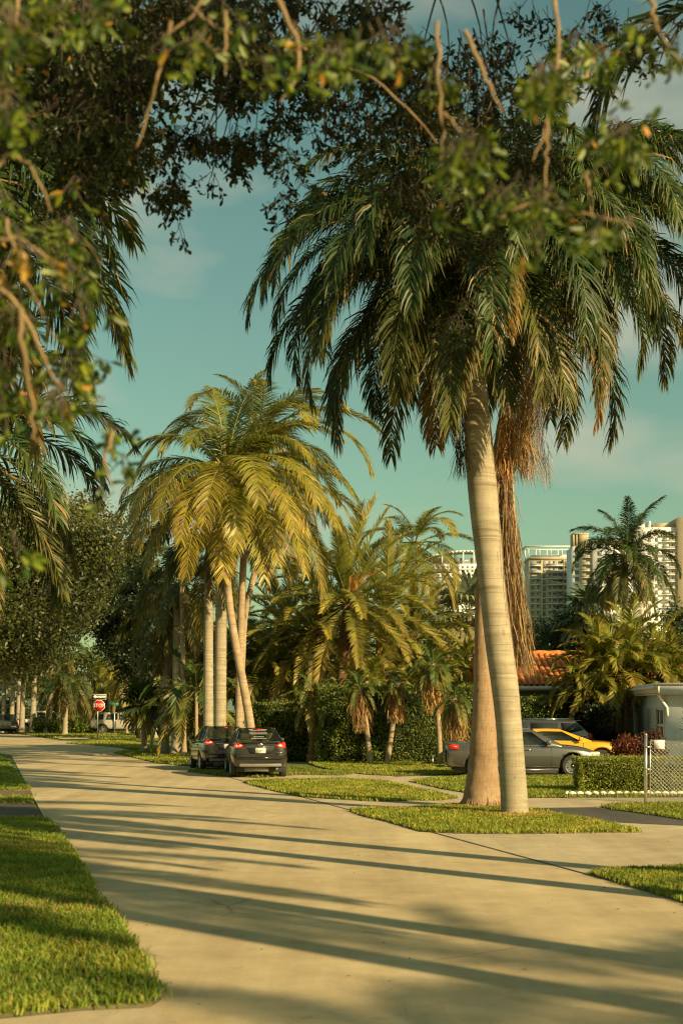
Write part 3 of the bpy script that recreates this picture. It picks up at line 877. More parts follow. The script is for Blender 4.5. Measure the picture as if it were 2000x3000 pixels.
# A: white tower with curved roof frame, farther off
s_ = F / 1050.
t = thing('apartment_tower', 'white high-rise with a curved roofline and small dark windows behind the leaning trunks', 'apartment building', (bx(1320), 1050, 0))
T0 = np.array(t.location)
X0, X1 = cx_(1262), cx_(1420)
part(t, 'wall', M['twhite'], (X0, 0, 0, X1, 30, bz(1652)))
arc = MB(); xs = np.linspace(X0, X1, 15); zs = bz(1634) + (bz(1612) - bz(1634)) * np.sin(np.linspace(0.3, PI - .9, 15))
for i in range(14): arc.add([(xs[i], 0, zs[i] - 1), (xs[i + 1], 0, zs[i + 1] - 1), (xs[i + 1], 20, zs[i + 1] - 1), (xs[i], 20, zs[i] - 1), (xs[i], 0, zs[i]), (xs[i + 1], 0, zs[i + 1]), (xs[i + 1], 20, zs[i + 1]), (xs[i], 20, zs[i])], [(0, 1, 5, 4), (4, 5, 6, 7), (3, 2, 1, 0), (0, 4, 7, 3), (1, 2, 6, 5)])
for xx in np.linspace(X0 + .5, X1 - .5, 6): arc.box(xx - .4, .1, bz(1652), xx + .4, .9, np.interp(xx, xs, zs) - .9)
arc.obj('roof_frame', M['white'], t)
part(t, 'roof_glazing', M['bglass'], (X0 + 1, 2, bz(1652), X1 - 1, 18, bz(1634)))
wq3 = boxmesh('window', 1.7, .2, 1.7, M['bglass'])
for j in range(15):
    for xx in np.linspace(X0 + 2, X1 - 2, 11): put('window', wq3, t, (xx, -.1, bz(1662) - 2.9 * j))
    if j % 2 == 0: part(t, 'floor_band', M['white'], (X0 - .3, -.9, bz(1662) - 2.9 * j - 1.75, X1 + .3, -.02, bz(1662) - 2.9 * j - 1.35))

# ============================================================ HOUSES
# orange tiled house
t = thing('tiled_house', 'low tan house with orange barrel tiled roof and white gutter behind the hedge', 'house', (9.0, 56, 0))
o0 = np.array(t.location)
HX0, HX1 = 5.6 - 9, 19 - 9
EZ, RZ_, RY = 2.93, 4.35, 4.6
part(t, 'wall', M['walltan'], (HX0 + .5, .5, 0, HX1 - .5, 9, EZ - .08))
rb = MB(); rb.add([(HX0, -.1, EZ), (HX1, -.1, EZ), (HX1, RY, RZ_), (HX0, RY, RZ_), (HX0, 2 * RY, EZ), (HX1, 2 * RY, EZ)], [(0, 1, 2, 3), (3, 2, 5, 4), (0, 3, 4), (1, 5, 2)])
rb.obj('roof', M['tile'], t)
part(t, 'gutter', M['white'], (HX0, -.24, EZ - .14, HX1, -.11, EZ + .0))
part(t, 'fascia', M['walltan'], (HX0, -.10, EZ - .2, HX1, .1, EZ - .02))
tm = MB(); w_ = .098; ln = .44
n_ = 6
for k, (r_, c_, up) in enumerate(((w_, 0, 1),)):
    th = np.linspace(0, PI, n_ + 1)
    for i in range(n_):
        a, b2 = th[i], th[i + 1]
        tm.add([(-r_ * math.cos(a), 0, r_ * math.sin(a)), (-r_ * math.cos(b2), 0, r_ * math.sin(b2)), (-r_ * .85 * math.cos(b2), ln, r_ * .85 * math.sin(b2)), (-r_ * .85 * math.cos(a), ln, r_ * .85 * math.sin(a)),
                (-r_ * .75 * math.cos(a), 0, r_ * .75 * math.sin(a)), (-r_ * .75 * math.cos(b2), 0, r_ * .75 * math.sin(b2))], [(0, 1, 2, 3), (0, 4, 5, 1)])
tile_me = tm.mesh('tile', M['tile'], False)
slope = math.atan2(RZ_ - EZ, RY + .1); SL = math.hypot(RZ_ - EZ, RY + .1)
rt = random.Random(5); nt = 0
rows = int(SL / .40); rest = MB()
tv = np.array([v.co[:] for v in tile_me.vertices]); tf = [tuple(p.vertices) for p in tile_me.polygons]
cs, sn = math.cos(slope), math.sin(slope)
xt = HX0 + .15
while xt < HX1 - .1:
    pxx = (xt + 9) / 56 * 4167 + 1000
    for r_ in range(rows):
        y_ = -.16 + r_ * .40 * cs; z_ = EZ + .015 + r_ * .40 * sn
        if nt < 290 and (1500 < pxx < 1640):
            q = put('tile', tile_me, t, (xt + rt.uniform(-.012, .012), y_, z_ + rt.uniform(0, .012))); q.rotation_euler = (slope - .03, 0, rt.uniform(-.03, .03)); nt += 1
        else:
            V = tv.copy(); yy = V[:, 1] * cs - V[:, 2] * sn; zz = V[:, 1] * sn + V[:, 2] * cs
            rest.add(np.stack([V[:, 0] + xt, yy + y_, zz + z_], 1), tf)
    xt += .245
rest.obj('more_tiles', M['tile'], t, kind='stuff')
rd = MB(); rd.tube([(x, RY - .02, RZ_ + .05 + .015 * math.sin(x * 9)) for x in np.arange(HX0, HX1, .2)], .13, 8); rd.obj('ridge_tiles', M['tile'], t, True)

# pale blue house: shaded side wall receding, sunlit front to the right
t = thing('porch_house', 'pale blue flat-roofed house with curved porch bracket and white fascia at right edge', 'house', (10.55, 46, 0), R(-4.2))
z1 = 2.50
def piece(name, mat, *bxs): return part(t, name, mat, *bxs)
piece('wall', M['wallblue'], (0, 0, 0, 8, 8.0, z1 - .02))
piece('roof', M['white'], (-.42, -.62, z1 + .27, 9, 11.2, z1 + .36))
piece('fascia', M['white'], (-.40, -.60, z1 + .04, -.36, 11.1, z1 + .265))
piece('front_fascia', M['white'], (-.358, -.60, z1 + .0, 9, -.56, z1 + .265))
piece('gutter', M['white'], (-.50, -.30, z1 + .17, -.402, 11.0, z1 + .262))
piece('ceiling', M['white'], (-.355, -.555, z1 - .01, 8.9, 11.0, z1 + .03))
def bracket(y0, y1, x0, x1, r_):
    pts = [(y0, 0), (y1, 0), (y1, z1 - .25 - r_)] + [(y1 + r_ * (1 - math.cos(a)), z1 - .25 - r_ + r_ * math.sin(a)) for a in np.linspace(0, PI / 2, 8)] + [(y1 + r_ + .9, z1 - .22), (y1 + r_ + .9, z1 - .012), (y0, z1 - .012)]
    pr = MB(); n = len(pts); V = [(x0, p[0], p[1]) for p in pts] + [(x1, p[0], p[1]) for p in pts]
    pr.add(V, [tuple(range(n))[::-1], tuple(range(n, 2 * n))] + [(i_, (i_ + 1) % n, n + (i_ + 1) % n, n + i_) for i_ in range(n)]); return pr.obj('porch_pier', M['wallblue'], t)
bracket(8.02, 8.4, 0, .30, .9)
# downpipe and curved bracket at the near corner
dp = MB(); dp.tube([(-.36, -.2, z1 + .1), (-.30, -.2, z1 - .1), (-.06, -.2, z1 - .42), (-.04, -.2, z1 - .7)], .045, 8); dp.obj('downpipe', M['white'], t, True)
for k in range(16):
    z = .93 + k * .070
    piece('siding_board', M['white'], (-.030, 2.75, z, -.002, 4.6, z + .062))
fr = piece('window_frame', M['white'], (-.06, .55, .90, -.003, .68, 2.06), (-.06, 2.27, .90, -.003, 2.40, 2.06), (-.06, .68, .90, -.003, 2.27, .98), (-.06, .68, 1.98, -.003, 2.27, 2.06), (-.06, .68, 1.44, -.003, 2.27, 1.53), (-.055, 1.44, .98, -.003, 1.52, 1.44), (-.055, 1.44, 1.53, -.003, 1.52, 1.98))
for z, h_ in ((.98, .46), (1.53, .45)):
    for y_ in (.68, 1.52): part(fr, 'pane', M['darkglass'], (-.03, y_, z, -.015, y_ + .76, z + h_))
part(fr, 'sill', M['white'], (-.11, .48, .83, -.003, 2.47, .898))
lb = MB(); lb.tube([(.62 + .1 * math.cos(a), -.06, z1 - .32 + .1 * math.sin(a)) for a in np.linspace(0, 2 * PI, 11)], .02, 6); lb.tube([(.62, -.02, z1 - .32), (.62, -.1, z1 - .32)], .06, 8); lb.obj('wall_lamp', M['white'], t)
piece('front_window_trim', M['white'], (2.2, -.03, .9, 3.8, -.002, .98), (2.2, -.03, 2.0, 3.8, -.002, 2.08))

# ============================================================ HEDGES
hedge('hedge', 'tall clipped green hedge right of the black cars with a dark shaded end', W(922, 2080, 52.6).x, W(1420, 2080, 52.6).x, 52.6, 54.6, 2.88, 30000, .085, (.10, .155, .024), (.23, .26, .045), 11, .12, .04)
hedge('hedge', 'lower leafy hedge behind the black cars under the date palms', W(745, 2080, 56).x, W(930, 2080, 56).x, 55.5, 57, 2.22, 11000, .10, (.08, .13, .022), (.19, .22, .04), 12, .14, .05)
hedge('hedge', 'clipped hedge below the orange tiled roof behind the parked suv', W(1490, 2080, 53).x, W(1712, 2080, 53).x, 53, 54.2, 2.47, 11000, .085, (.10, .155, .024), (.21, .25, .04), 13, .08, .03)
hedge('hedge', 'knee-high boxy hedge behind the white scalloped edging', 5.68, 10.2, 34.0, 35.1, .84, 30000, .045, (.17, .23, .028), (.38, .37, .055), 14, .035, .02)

# ============================================================ PALMS
# two big palms of the island
K1b = g(1508, 2390); K2b = g(1412, 2366)
d1, d2 = K1b[1], K2b[1]
t = thing('royal_palm', 'tallest pale grey palm trunk leaning left on the near grass island', 'palm tree', (*K1b, 0))
b0 = t.location
path = [(1508, 2400, 42), (1507, 2360, 40), (1500, 2250, 38), (1488, 2100, 38), (1478, 2000, 40), (1462, 1900, 40), (1448, 1780, 39), (1436, 1650, 40), (1424, 1550, 42), (1412, 1430, 43), (1404, 1330, 42), (1398, 1240, 39), (1392, 1180, 38), (1390, 1120, 36)]
mb = MB(); K1C = trunk_mesh(mb, [W(p[0], p[1], d1) - b0 for p in path], [p[2] / (F / d1) for p in path], 28, .085, .003, .0008, 5)
mb.obj('trunk', M['royal_trunk'], t, True)
sb = MB(); sb.tube([W(1390, 1125, d1) - b0, W(1388, 1060, d1) - b0, W(1381, 900, d1) - b0, W(1376, 770, d1) - b0], [.23, .26, .2, .11], 14); sb.obj('crownshaft', M['shaft'], t, True)
K1top = W(1376, 790, d1)
def hero(parent, center, spec, seed, dd=None):
    for i, (az, el, cu, L) in enumerate(spec):
        mb = MB(); r = random.Random(seed + i)
        k = dict(KINDS['royal']); k['n'] = 150; k['ll'] = .92; k['lw'] = .034; k['L'] = L * 1.0; k['droop'] = 1.5
        if el < 10:
            k['c0'] = (.032, .062, .014); k['c1'] = (.10, .10, .018)
        if el < 10 and r.random() < .15:
            k['c1'] = (.36, .20, .025); k['dead'] = .16
        frond(mb, seed * 10 + i, az=az, elev=el, curl=cu, side_curve=r.uniform(-20, 20), org=tuple(local(parent, center)), **k)
        mb.obj('frond', M['royal'], parent)
rh = random.Random(8)
spec1 = []
for i in range(42):
    f = (i + .5) / 42
    spec1.append(((i * 137.5 + 20) % 360, 84 - 102 * f + rh.uniform(-5, 5), 122 + 42 * math.sin(f * 3) - 48 * f, rh.uniform(4.3, 5.1)))
spec1 += [(185, 52, 142, 5.2), (200, 30, 118, 4.9), (172, 64, 152, 5.2), (190, 40, 128, 5.4), (178, 15, 104, 5.0), (210, 45, 134, 5.2), (250, 20, 105, 4.4), (275, 5, 90, 4.0), (295, -5, 80, 3.8), (262, -25, 60, 3.9), (283, -32, 54, 3.7), (240, -20, 62, 4.1), (312, -24, 60, 4.0), (200, -18, 66, 4.2), (215, 8, 92, 4.8), (232, 35, 120, 4.9)]
hero(t, K1top, spec1, 40)
db = MB()
def Wl(px, py, d): return W(px, py, d) - b0
strands(db, None, [(Wl(1345, 1050, d1), .10), (Wl(1340, 1150, d1), .22), (Wl(1345, 1250, d1), .20), (Wl(1352, 1330, d1), .08), (Wl(1350, 1410, d1), .04)], 150, 0, (.14, .085, .04), 3, .006)
strands(db, None, [(Wl(1318, 1120, d1), .20), (Wl(1312, 1200, d1), .26), (Wl(1310, 1280, d1), .20)], 90, 0, (.20, .12, .06), 4, .004)
db.obj('old_flower_stalk', M['dead'], t, kind='stuff')

t = thing('brown_palm', 'rough brown flared trunk rising behind the pale leaning palm with long hanging dead fronds', 'palm tree', (*K2b, 0))
b0 = t.location
path = [(1411, 2376, 66), (1411, 2350, 59), (1412, 2310, 50), (1415, 2250, 44), (1417, 2180, 39), (1418, 2100, 34), (1417, 2000, 29), (1415, 1900, 26), (1414, 1800, 24), (1417, 1700, 23), (1432, 1550, 22), (1452, 1400, 22), (1485, 1200, 22), (1515, 1050, 22), (1535, 900, 20), (1545, 740, 18)]
mb = MB(); trunk_mesh(mb, [W(p[0], p[1], d2) - b0 for p in path], [p[2] / (F / d2) for p in path], 26, .07, .008, .012, 7)
mb.obj('trunk', M['brown_trunk'], t, True)
# fibrous root skirt
rs_ = np.random.default_rng(9); rk = MB()
for i in range(260):
    a = rs_.uniform(0, 6.28); r_ = .405 + rs_.uniform(0, .04)
    x, y = math.cos(a), math.sin(a); zt_ = rs_.uniform(.06, .24)
    rk.tube([(x * (r_ - .06), y * (r_ - .06), zt_), (x * (r_ + .01), y * (r_ + .01), zt_ * .5), (x * (r_ + .04), y * (r_ + .04), -.02)], [.006, .009, .010], 4, False)
rk.obj('root_skirt', M['brown_trunk'], t, kind='stuff')
K2top = W(1546, 700, d2)
spec2 = []
for i in range(38):
    f = (i + .5) / 38
    spec2.append(((i * 137.5 + 75) % 360, 84 - 100 * f + rh.uniform(-5, 5), 122 + 42 * math.sin(f * 3) - 48 * f, rh.uniform(4.3, 5.3)))
spec2 += [(-15, 62, 128, 5.2), (10, 45, 115, 5.0), (345, 30, 112, 5.2), (320, 22, 112, 5.3), (300, 40, 125, 5.6), (330, 55, 130, 5.6), (5, 20, 100, 4.6), (285, 10, 98, 4.9), (0, 72, 125, 5.4)]
hero(t, K2top, spec2, 70)
db = MB()
d3 = d2 - 2.2
A_ = [(1474, 1300, .08), (1482, 1400, .12), (1486, 1500, .14), (1492, 1600, .15), (1500, 1700, .16), (1511, 1800, .15), (1524, 1900, .12), (1538, 1980, .08)]
strands(db, None, [(Wl(a, b_, d3), c) for a, b_, c in A_], 620, 0, (.31, .22, .13), 5, .0065, wander=.6, drift=.07)
strands(db, None, [(Wl(1560, 960, d3), .20), (Wl(1565, 1060, d3), .38), (Wl(1555, 1170, d3), .30), (Wl(1535, 1290, d3), .16), (Wl(1560, 1420, d3), .10)], 420, 0, (.40, .28, .155), 6, .005, wander=.8)
strands(db, None, [(Wl(1490, 1200, d3), .12), (Wl(1482, 1320, d3), .14), (Wl(1478, 1420, d3), .08)], 160, 0, (.36, .20, .08), 7, .009)
strands(db, None, [(Wl(1580, 1200, d3), .10), (Wl(1590, 1330, d3), .12), (Wl(1600, 1440, d3), .10)], 26, 0, (.40, .25, .15), 8, .005)
db.obj('dead_fronds', M['dead'], t, kind='stuff')

# tall royal palm whose crown enters the picture at the upper right
palm('royal_palm', 'royal palm fronds reaching in at the upper right edge, trunk outside the picture', 'royal', (6.5, 14.8), (6.2, 14.8, 8.2), .24, .2, M['royal_trunk'], 20, 1.12, 31, shaft=.9)
# roadside royals whose shadows cross the street
for i, (x, y, h, lab) in enumerate([(6.9, 11.8, 9.2, 'a'), (8.6, 5.1, 9.0, 'b'), (9.4, 2.2, 9.5, 'c'), (19.0, -9.5, 8.2, 'd'), (18.6, -6.0, 9.0, 'f')]):
    t, c = palm('royal_palm', 'roadside royal palm standing outside the picture on the right', 'royal', (x, y), (x + .2, y, h), .23, .19, M['royal_trunk'], 14, 1.0, 50 + i, shaft=.9, group='roadside royal palms outside the picture')

# big drooping royal at the left edge
palm('royal_palm', 'big dark royal palm drooping in from the upper left edge', 'royal', (-6.1, 19.5), (-5.8, 19.5, 8.8), .24, .2, M['royal_trunk'], 52, 1.04, 61, shaft=.6)
palm('royal_palm', 'second dark royal palm hanging in at the left edge in front of the oak', 'royal', (-8.9, 30.5), (-8.4, 30.5, 7.2), .24, .2, M['royal_trunk'], 34, 1.12, 67, shaft=.6)

# clump behind the black cars
RG_ = 'royal palms in the roadside clump'
def rp(lab, bx_, by_, tx, ty, wpx, n=16, sc_=.95, seed=0, mat='royal_trunk', nm='royal_palm', kind='royal', sh=.9, **k):
    d = F * H / (by_ - 2080); ss = F / d
    return palm(nm, lab, kind, g(bx_, by_), W(tx, ty, d), wpx / 2 / ss * 1.12, wpx / 2 / ss * .9, M[mat], n, sc_, seed, shaft=sh, **k)
rp('pale royal palm trunk just right of the young fan palm', 479, 2208, 486, 1850, 28, 14, .9, 1)
rp('shaded grey royal palm trunk with blackened base, middle of the left clump', 517, 2212, 522, 1780, 29, 15, 1.0, 2)
rp('slim brown palm trunk right of the shaded grey royal palm', 540, 2218, 532, 1700, 14, 12, .9, 3, 'coco_trunk', sh=0)
rp('ringed royal palm trunk above the left black car', 610, 2238, 611, 1660, 28, 15, 1.0, 4)
rp('thickest ringed royal palm trunk between the two black cars', 643, 2243, 650, 1560, 34, 16, 1.05, 5)
# coconuts
def coco(lab, base, dd, path, wpx, ctr, n, sc_, seed, az0=0, skip=None, hi=1):
    t = thing('coconut_palm', lab, 'palm tree', (base[0], base[1], 0)); mb = MB(); o = t.location
    trunk_mesh(mb, [Vector((0, 0, -.05))] + [W(a, b_, dd) - o for a, b_ in path], [wpx[0] * .5 * dd / F * 1.5] + list(np.linspace(wpx[0] * .5 * dd / F, wpx[1] * .5 * dd / F, len(path))), 14, .09, .02, .01, seed)
    mb.obj('trunk', M['coco_trunk'], t, True)
    c = W(*ctr, dd)
    if skip:
        for i, (az, el, cu, L, y) in enumerate(skip):
            mb = MB(); k = dict(KINDS['coco']); rr_ = random.Random(seed * 9 + i)
            k.update(L=L, n=120, droop=.62, ll=.95, lw=.034, a0=74, a1=34, fold=.02, plume=.10)
            k['c0'] = tuple(a * (1 - y) + b_ * y for a, b_ in zip((.085, .125, .018), (.26, .26, .02))); k['c1'] = tuple(a * (1 - y) + b_ * y for a, b_ in zip((.17, .19, .02), (.44, .34, .03)))
            k['dead'] = .05 + .15 * y
            frond(mb, seed * 77 + i, az=az, elev=el, curl=cu, side_curve=rr_.uniform(-22, 22), org=tuple(local(t, c)), **k); mb.obj('frond', M['coco'], t)
    else:
        crown(t, 'coco', c, n, sc_, seed, 0, hi, az0, skip)
    return t, c
t, c = coco('leaning coconut palm with green coconuts and yellowing fronds behind the black car', g(745, 2262), 45.8, [(742, 2225), (735, 2130), (712, 2000), (690, 1890), (672, 1780), (662, 1650), (662, 1500), (665, 1400)], (27, 20), (666, 1385), 32, .98, 21, 35, [
 (182, 56, 105, 3.7, .1), (120, 80, 50, 3.8, .0), (40, 84, 40, 3.9, .0), (10, 72, 75, 4.2, .1), (60, 66, 90, 4.4, .05), (-10, 58, 100, 4.4, .1), (20, 48, 110, 4.6, .15), (90, 60, 90, 4.0, 0),
 (188, 22, 98, 3.7, .6), (176, 30, 100, 4.2, .3), (200, 6, 80, 4.5, .45), (194, -8, 66, 4.8, .5), (170, 0, 80, 4.6, .2), (216, 12, 92, 4.4, .6), (226, -6, 74, 4.6, .75), (238, 14, 100, 4.4, .8), (250, -4, 80, 4.5, .9), (268, 8, 96, 4.2, .9), (280, -12, 72, 4.3, 1.),
 (292, 20, 100, 4.6, .6), (305, 4, 82, 4.9, .7), (318, 22, 98, 4.9, .45), (330, 8, 82, 5.0, .6), (345, 28, 96, 4.9, .3), (352, 10, 80, 5.0, .45), (5, 30, 95, 4.8, .15), (310, -20, 60, 4.6, .8), (150, 20, 90, 4.2, .05), (30, 20, 90, 4.6, .1), (255, 60, 125, 3.6, .2), (330, 55, 125, 3.8, .15), (245, -30, 52, 4.7, .9), (275, -36, 46, 4.5, 1.), (215, -25, 55, 4.7, .7), (300, -30, 52, 4.8, .8), (330, -22, 60, 4.9, .6)])
rc_ = random.Random(4)
for k in range(8):
    nb_ = MB(); bm = bmesh.new(); bmesh.ops.create_icosphere(bm, subdivisions=2, radius=.13)
    V = np.array([v.co[:] for v in bm.verts]); Fc = [tuple(v.index for v in f.verts) for f in bm.faces]; bm.free()
    V[:, 2] *= 1.25
    nb_.add(V, Fc)
    nb_.obj('coconut', M['coconut'], t, True, loc=local(t, c) + Vector((rc_.uniform(-.3, .2), -.22 - rc_.uniform(0, .15), -.35 - rc_.uniform(0, .55))))
sp = MB(); strands(sp, None, [(local(t, c) + Vector((-.35, -.2, .35)), .2), (local(t, c) + Vector((-.3, -.25, .1)), .35), (local(t, c) + Vector((.45, -.2, -.05)), .3)], 160, 0, (.50, .34, .15), 15, .008)
sp.obj('flower_stalk', M['dead'], t, kind='stuff')
coco('taller coconut palm with arching fronds behind the leaning one', g(700, 2248), 49.6, [(698, 2220), (700, 2100), (703, 1950), (706, 1800), (715, 1600), (735, 1400), (755, 1300)], (24, 19), (760, 1265), 26, .90, 22, 80)
coco('coconut palm with pale fronds right of the leaning pair', (-3.6, 55), 55, [(705, 2200), (706, 2000), (716, 1800), (765, 1600), (812, 1490)], (20, 16), (820, 1455), 20, .80, 23, 10)
coco('wind-blown palm against the sky left of the two island trunks', (3.8, 74), 74, [(1213, 2180), (1213, 2000), (1212, 1800), (1213, 1650)], (14, 11), (1213, 1590), 24, .82, 24, 50)
# date palms
for lab, b_, dd, top, n, sc_, sd in (('broad date palm with orange flower stalks behind the hedge', (985, 2215), 60, (1020, 1765), 46, 1.18, 31), ('left date palm with rough trunk and golden lower fronds', (940, 2215), 61, (925, 1850), 38, 1.0, 32), ('date palm crown half hidden behind the broad date palm', (1080, 2205), 65, (1130, 1790), 40, 1.1, 33), ('golden date palm left of the others under the coconut fronds', (860, 2205), 64, (835, 1830), 34, 1.0, 34), ('sunlit date palm right of the others below the wind-blown palm', (1170, 2205), 66, (1215, 1870), 34, .95, 35)):
    bb = ((b_[0] - 1000) / F * dd, dd)
    t, c = palm('date_palm', lab, 'date', bb, W(*top, dd), .26, .24, M['rough_trunk'], n, sc_, sd, cat='palm tree')
    sk = MB(); strands(sk, None, [(local(t, c) + Vector((0, 0, -.1)), .3), (local(t, c) + Vector((0, 0, -1.2)), .42), (local(t, c) + Vector((0, 0, -2.1)), .32)], 130, 0, (.24, .14, .06), sd, .03)
    sk.obj('old_leaf_bases', M['dead'], t, kind='stuff')
    if sd == 31:
        sk = MB(); strands(sk, None, [(local(t, c) + Vector((.1, -.4, .1)), .1), (local(t, c) + Vector((.3, -.7, .9)), .3), (local(t, c) + Vector((.7, -.8, 1.2)), .55)], 120, 0, (.50, .27, .07), 77, .008)
        sk.obj('flower_stalk', M['dead'], t, kind='stuff')

# small pygmy palms with dead skirts in front of the hedge
for lab, b_, top, n, sc_, sk_, sd in (
    ('small leaning pygmy palm with brown skirt in front of the dark hedge end', (1085, 2243), (1052, 2010), 22, .74, (2015, 2150, .34), 41),
    ('thin pygmy palm with brown skirt in the middle of the hedge', (1132, 2242), (1160, 2005), 18, .62, (2010, 2120, .28), 42),
    ('taller pygmy palm with tan skirt and curved pale trunk by the grey sedan', (1289, 2244), (1268, 1945), 28, .95, (1960, 2095, .42), 43),
    ('low pygmy palm with long tan skirt over the grey sedan boot', (1312, 2252), (1332, 2045), 24, .8, (2055, 2175, .46), 44)):
    dd = F * H / (b_[1] - 2080)
    t, c = palm('pygmy_palm', lab, 'pygmy', g(*b_), W(*top, dd), .095, .085, M['coco_trunk'], n, sc_, sd, mid=(.05, 0, 0), cat='small palm')
    sk = MB(); x_ = top[0]
    strands(sk, None, [(local(t, c) + Vector((0, 0, -.02)), sk_[2] * .5), (local(t, W(x_, (sk_[0] + sk_[1]) / 2, dd)), sk_[2]), (local(t, W(x_ + 8, sk_[1], dd)), sk_[2] * .8)], 260, 0, (.42, .26, .11), sd, .012)
    sk.obj('dead_skirt', M['dead'], t, kind='stuff')
mb = MB(); t = thing('palm_stump', 'short orange-brown shaggy palm trunk between the two hedges', 'palm trunk', (-1.05, 53.5, 0))
trunk_mesh(mb, [(0, 0, -.05), (0, 0, .5), (.02, 0, 1.5), (0, 0, 2.6)], [.26, .2, .15, .13], 12, .1, .12, .08, 3); mb.obj('trunk', M['rough_trunk'], t, True)
crown(t, 'pygmy', Vector((-1.05, 53.5, 2.6)), 16, 1.1, 91)

# fan palms
def fanpalm(lab, base, top, r, n, rad, seed, c=(.04, .08, .02), tip=(.26, .20, .05), mat='coco_trunk', skirt=0, hi=80, lo=-35, stalk=.75):
    t = thing('fan_palm', lab, 'palm tree', (base[0], base[1], 0)); tp = Vector(top) - t.location
    mb = MB(); trunk_mesh(mb, [(0, 0, -.05), tp * .1, tp * .5, tp], [r * 1.4, r * 1.15, r, r * .9], 12, .1, .03, .02, seed); mb.obj('trunk', M[mat], t, True)
    rr_ = random.Random(seed)
    for i in range(n):
        f = (i + .5) / n; fb = MB()
        y = max(0, f - .7) * 2.5
        cc = tuple(a * (1 - y) + q * y for a, q in zip(c, (.30, .19, .05)))
        fan_leaf(fb, seed * 50 + i, tuple(tp), i * 137.5 + rr_.uniform(-10, 10), hi + (lo - hi) * f + rr_.uniform(-8, 8), rad * stalk * rr_.uniform(.8, 1.1), rad, 24, cc, tip, droop=.35 + .5 * f)
        fb.obj('frond', M['royal'], t)
    if skirt:
        sk = MB(); strands(sk, None, [(tp, rad * .25), (tp - Vector((0, 0, skirt * .5)), rad * .5), (tp - Vector((0, 0, skirt)), rad * .35)], 200, 0, (.28, .16, .07), seed, .02)
        sk.obj('dead_skirt', M['dead'], t, kind='stuff')
    return t
dd = F * H / 127.
fanpalm('young dark green fan palm with straight pale trunk near the stop sign', g(423, 2207), W(420, 2068, dd), .12, 24, 1.0, 5, (.035, .075, .022), (.20, .17, .05), skirt=.8)
fanpalm('silver grey fan palm behind the brown trunk', (6.9, 80), W(1372, 1800, 80), .2, 18, 2.0, 6, (.16, .19, .13), (.30, .31, .22))
fanpalm('grey-green fan palm below the royal palm at right', (19.0, 96), W(1735, 1800, 96), .2, 14, 1.9, 7, (.09, .13, .07), (.24, .25, .14))

# royal in front of towers
palm('royal_palm', 'royal palm with bushy drooping crown in front of the white towers', 'royal', (17.9, 90), W(1832, 1690, 90), .22, .18, M['royal_trunk'], 36, 1.1, 71, shaft=1.3)

# areca clumps between the houses
k = 0
for px, py, dd, n, sc_ in ((1715, 2010, 53, 26, .85), (1760, 1950, 53.5, 30, 1.0), (1820, 1965, 53, 30, 1.05), (1900, 1960, 53.5, 28, 1.1), (1965, 1980, 54, 26, 1.0), (1840, 1890, 56, 24, 1.1), (1745, 2035, 52.6, 24, .7)):
    lab = ['leftmost golden areca palm overhanging the tiled roof', 'tall golden areca palm in front of the orange roof', 'areca palm drooping beside the dark porch gap', 'areca palm above the flat white roof', 'rightmost areca palm over the orange ridge', 'highest areca plume under the royal palm crown', 'low areca palm hanging over the dark suv tail'][k]
    c = W(px, py, dd); t = thing('areca_palm', lab, 'palm bush', (c.x, c.y, 0)); mb = MB(); ra = random.Random(k)
    for q in range(5):
        a = q * 1.26; mb.tube([(math.cos(a) * .22, math.sin(a) * .22, 0), (math.cos(a) * .3, math.sin(a) * .3, c.z * .55), (math.cos(a) * .45, math.sin(a) * .45, c.z)], .05, 6)
    mb.obj('stems', M['coco_trunk'], t, True)
    crown(t, 'areca', c, n, sc_ * 1.05, 300 + k); k += 1

# far street palms on the left
k = 0
labs = ['leftmost far royal palm trunk above the dark jeep', 'second far royal palm trunk from the left', 'far royal palm trunk with shaded lower half, third from left', 'fourth far royal palm trunk from the left', 'far royal palm trunk in front of the white pickup bed', 'far royal palm trunk leaning right before the pickup cab', 'far royal palm with yellow-green fronds left of the stop sign']
for (bx_, by_, tx, w_) in ((9, 2146, 14, 13), (33, 2148, 40, 14), (53, 2144, 58, 14), (63, 2147, 71, 15), (94, 2147, 104, 16), (137, 2151, 158, 17), (190, 2154, 194, 14)):
    last = k == 6
    rp(labs[k], bx_, by_, tx, 1990 if last else 1930, w_, 18, .95 if last else .9, 80 + k, sh=.0 if last else .9, lo=.35 if last else 0); k += 1
rp('pale palm trunk behind the dark blue car', 452, 2165, 452, 1985, 16, 12, .8, 99, sh=0)
rp('golden fronded palm behind the stop sign', 320, 2150, 318, 2005, 8, 18, .75, 101, 'coco_trunk', 'coconut_palm', 'coco', 0)
rp('orange fronded palm behind the young fan palm', 372, 2152, 372, 1965, 8, 18, .8, 102, 'coco_trunk', 'coconut_palm', 'coco', 0, lo=.3)
rp('palm with light fronds in the gap under the dark tree', 440, 2150, 440, 1900, 9, 16, .85, 103, 'coco_trunk', 'coconut_palm', 'coco', 0)
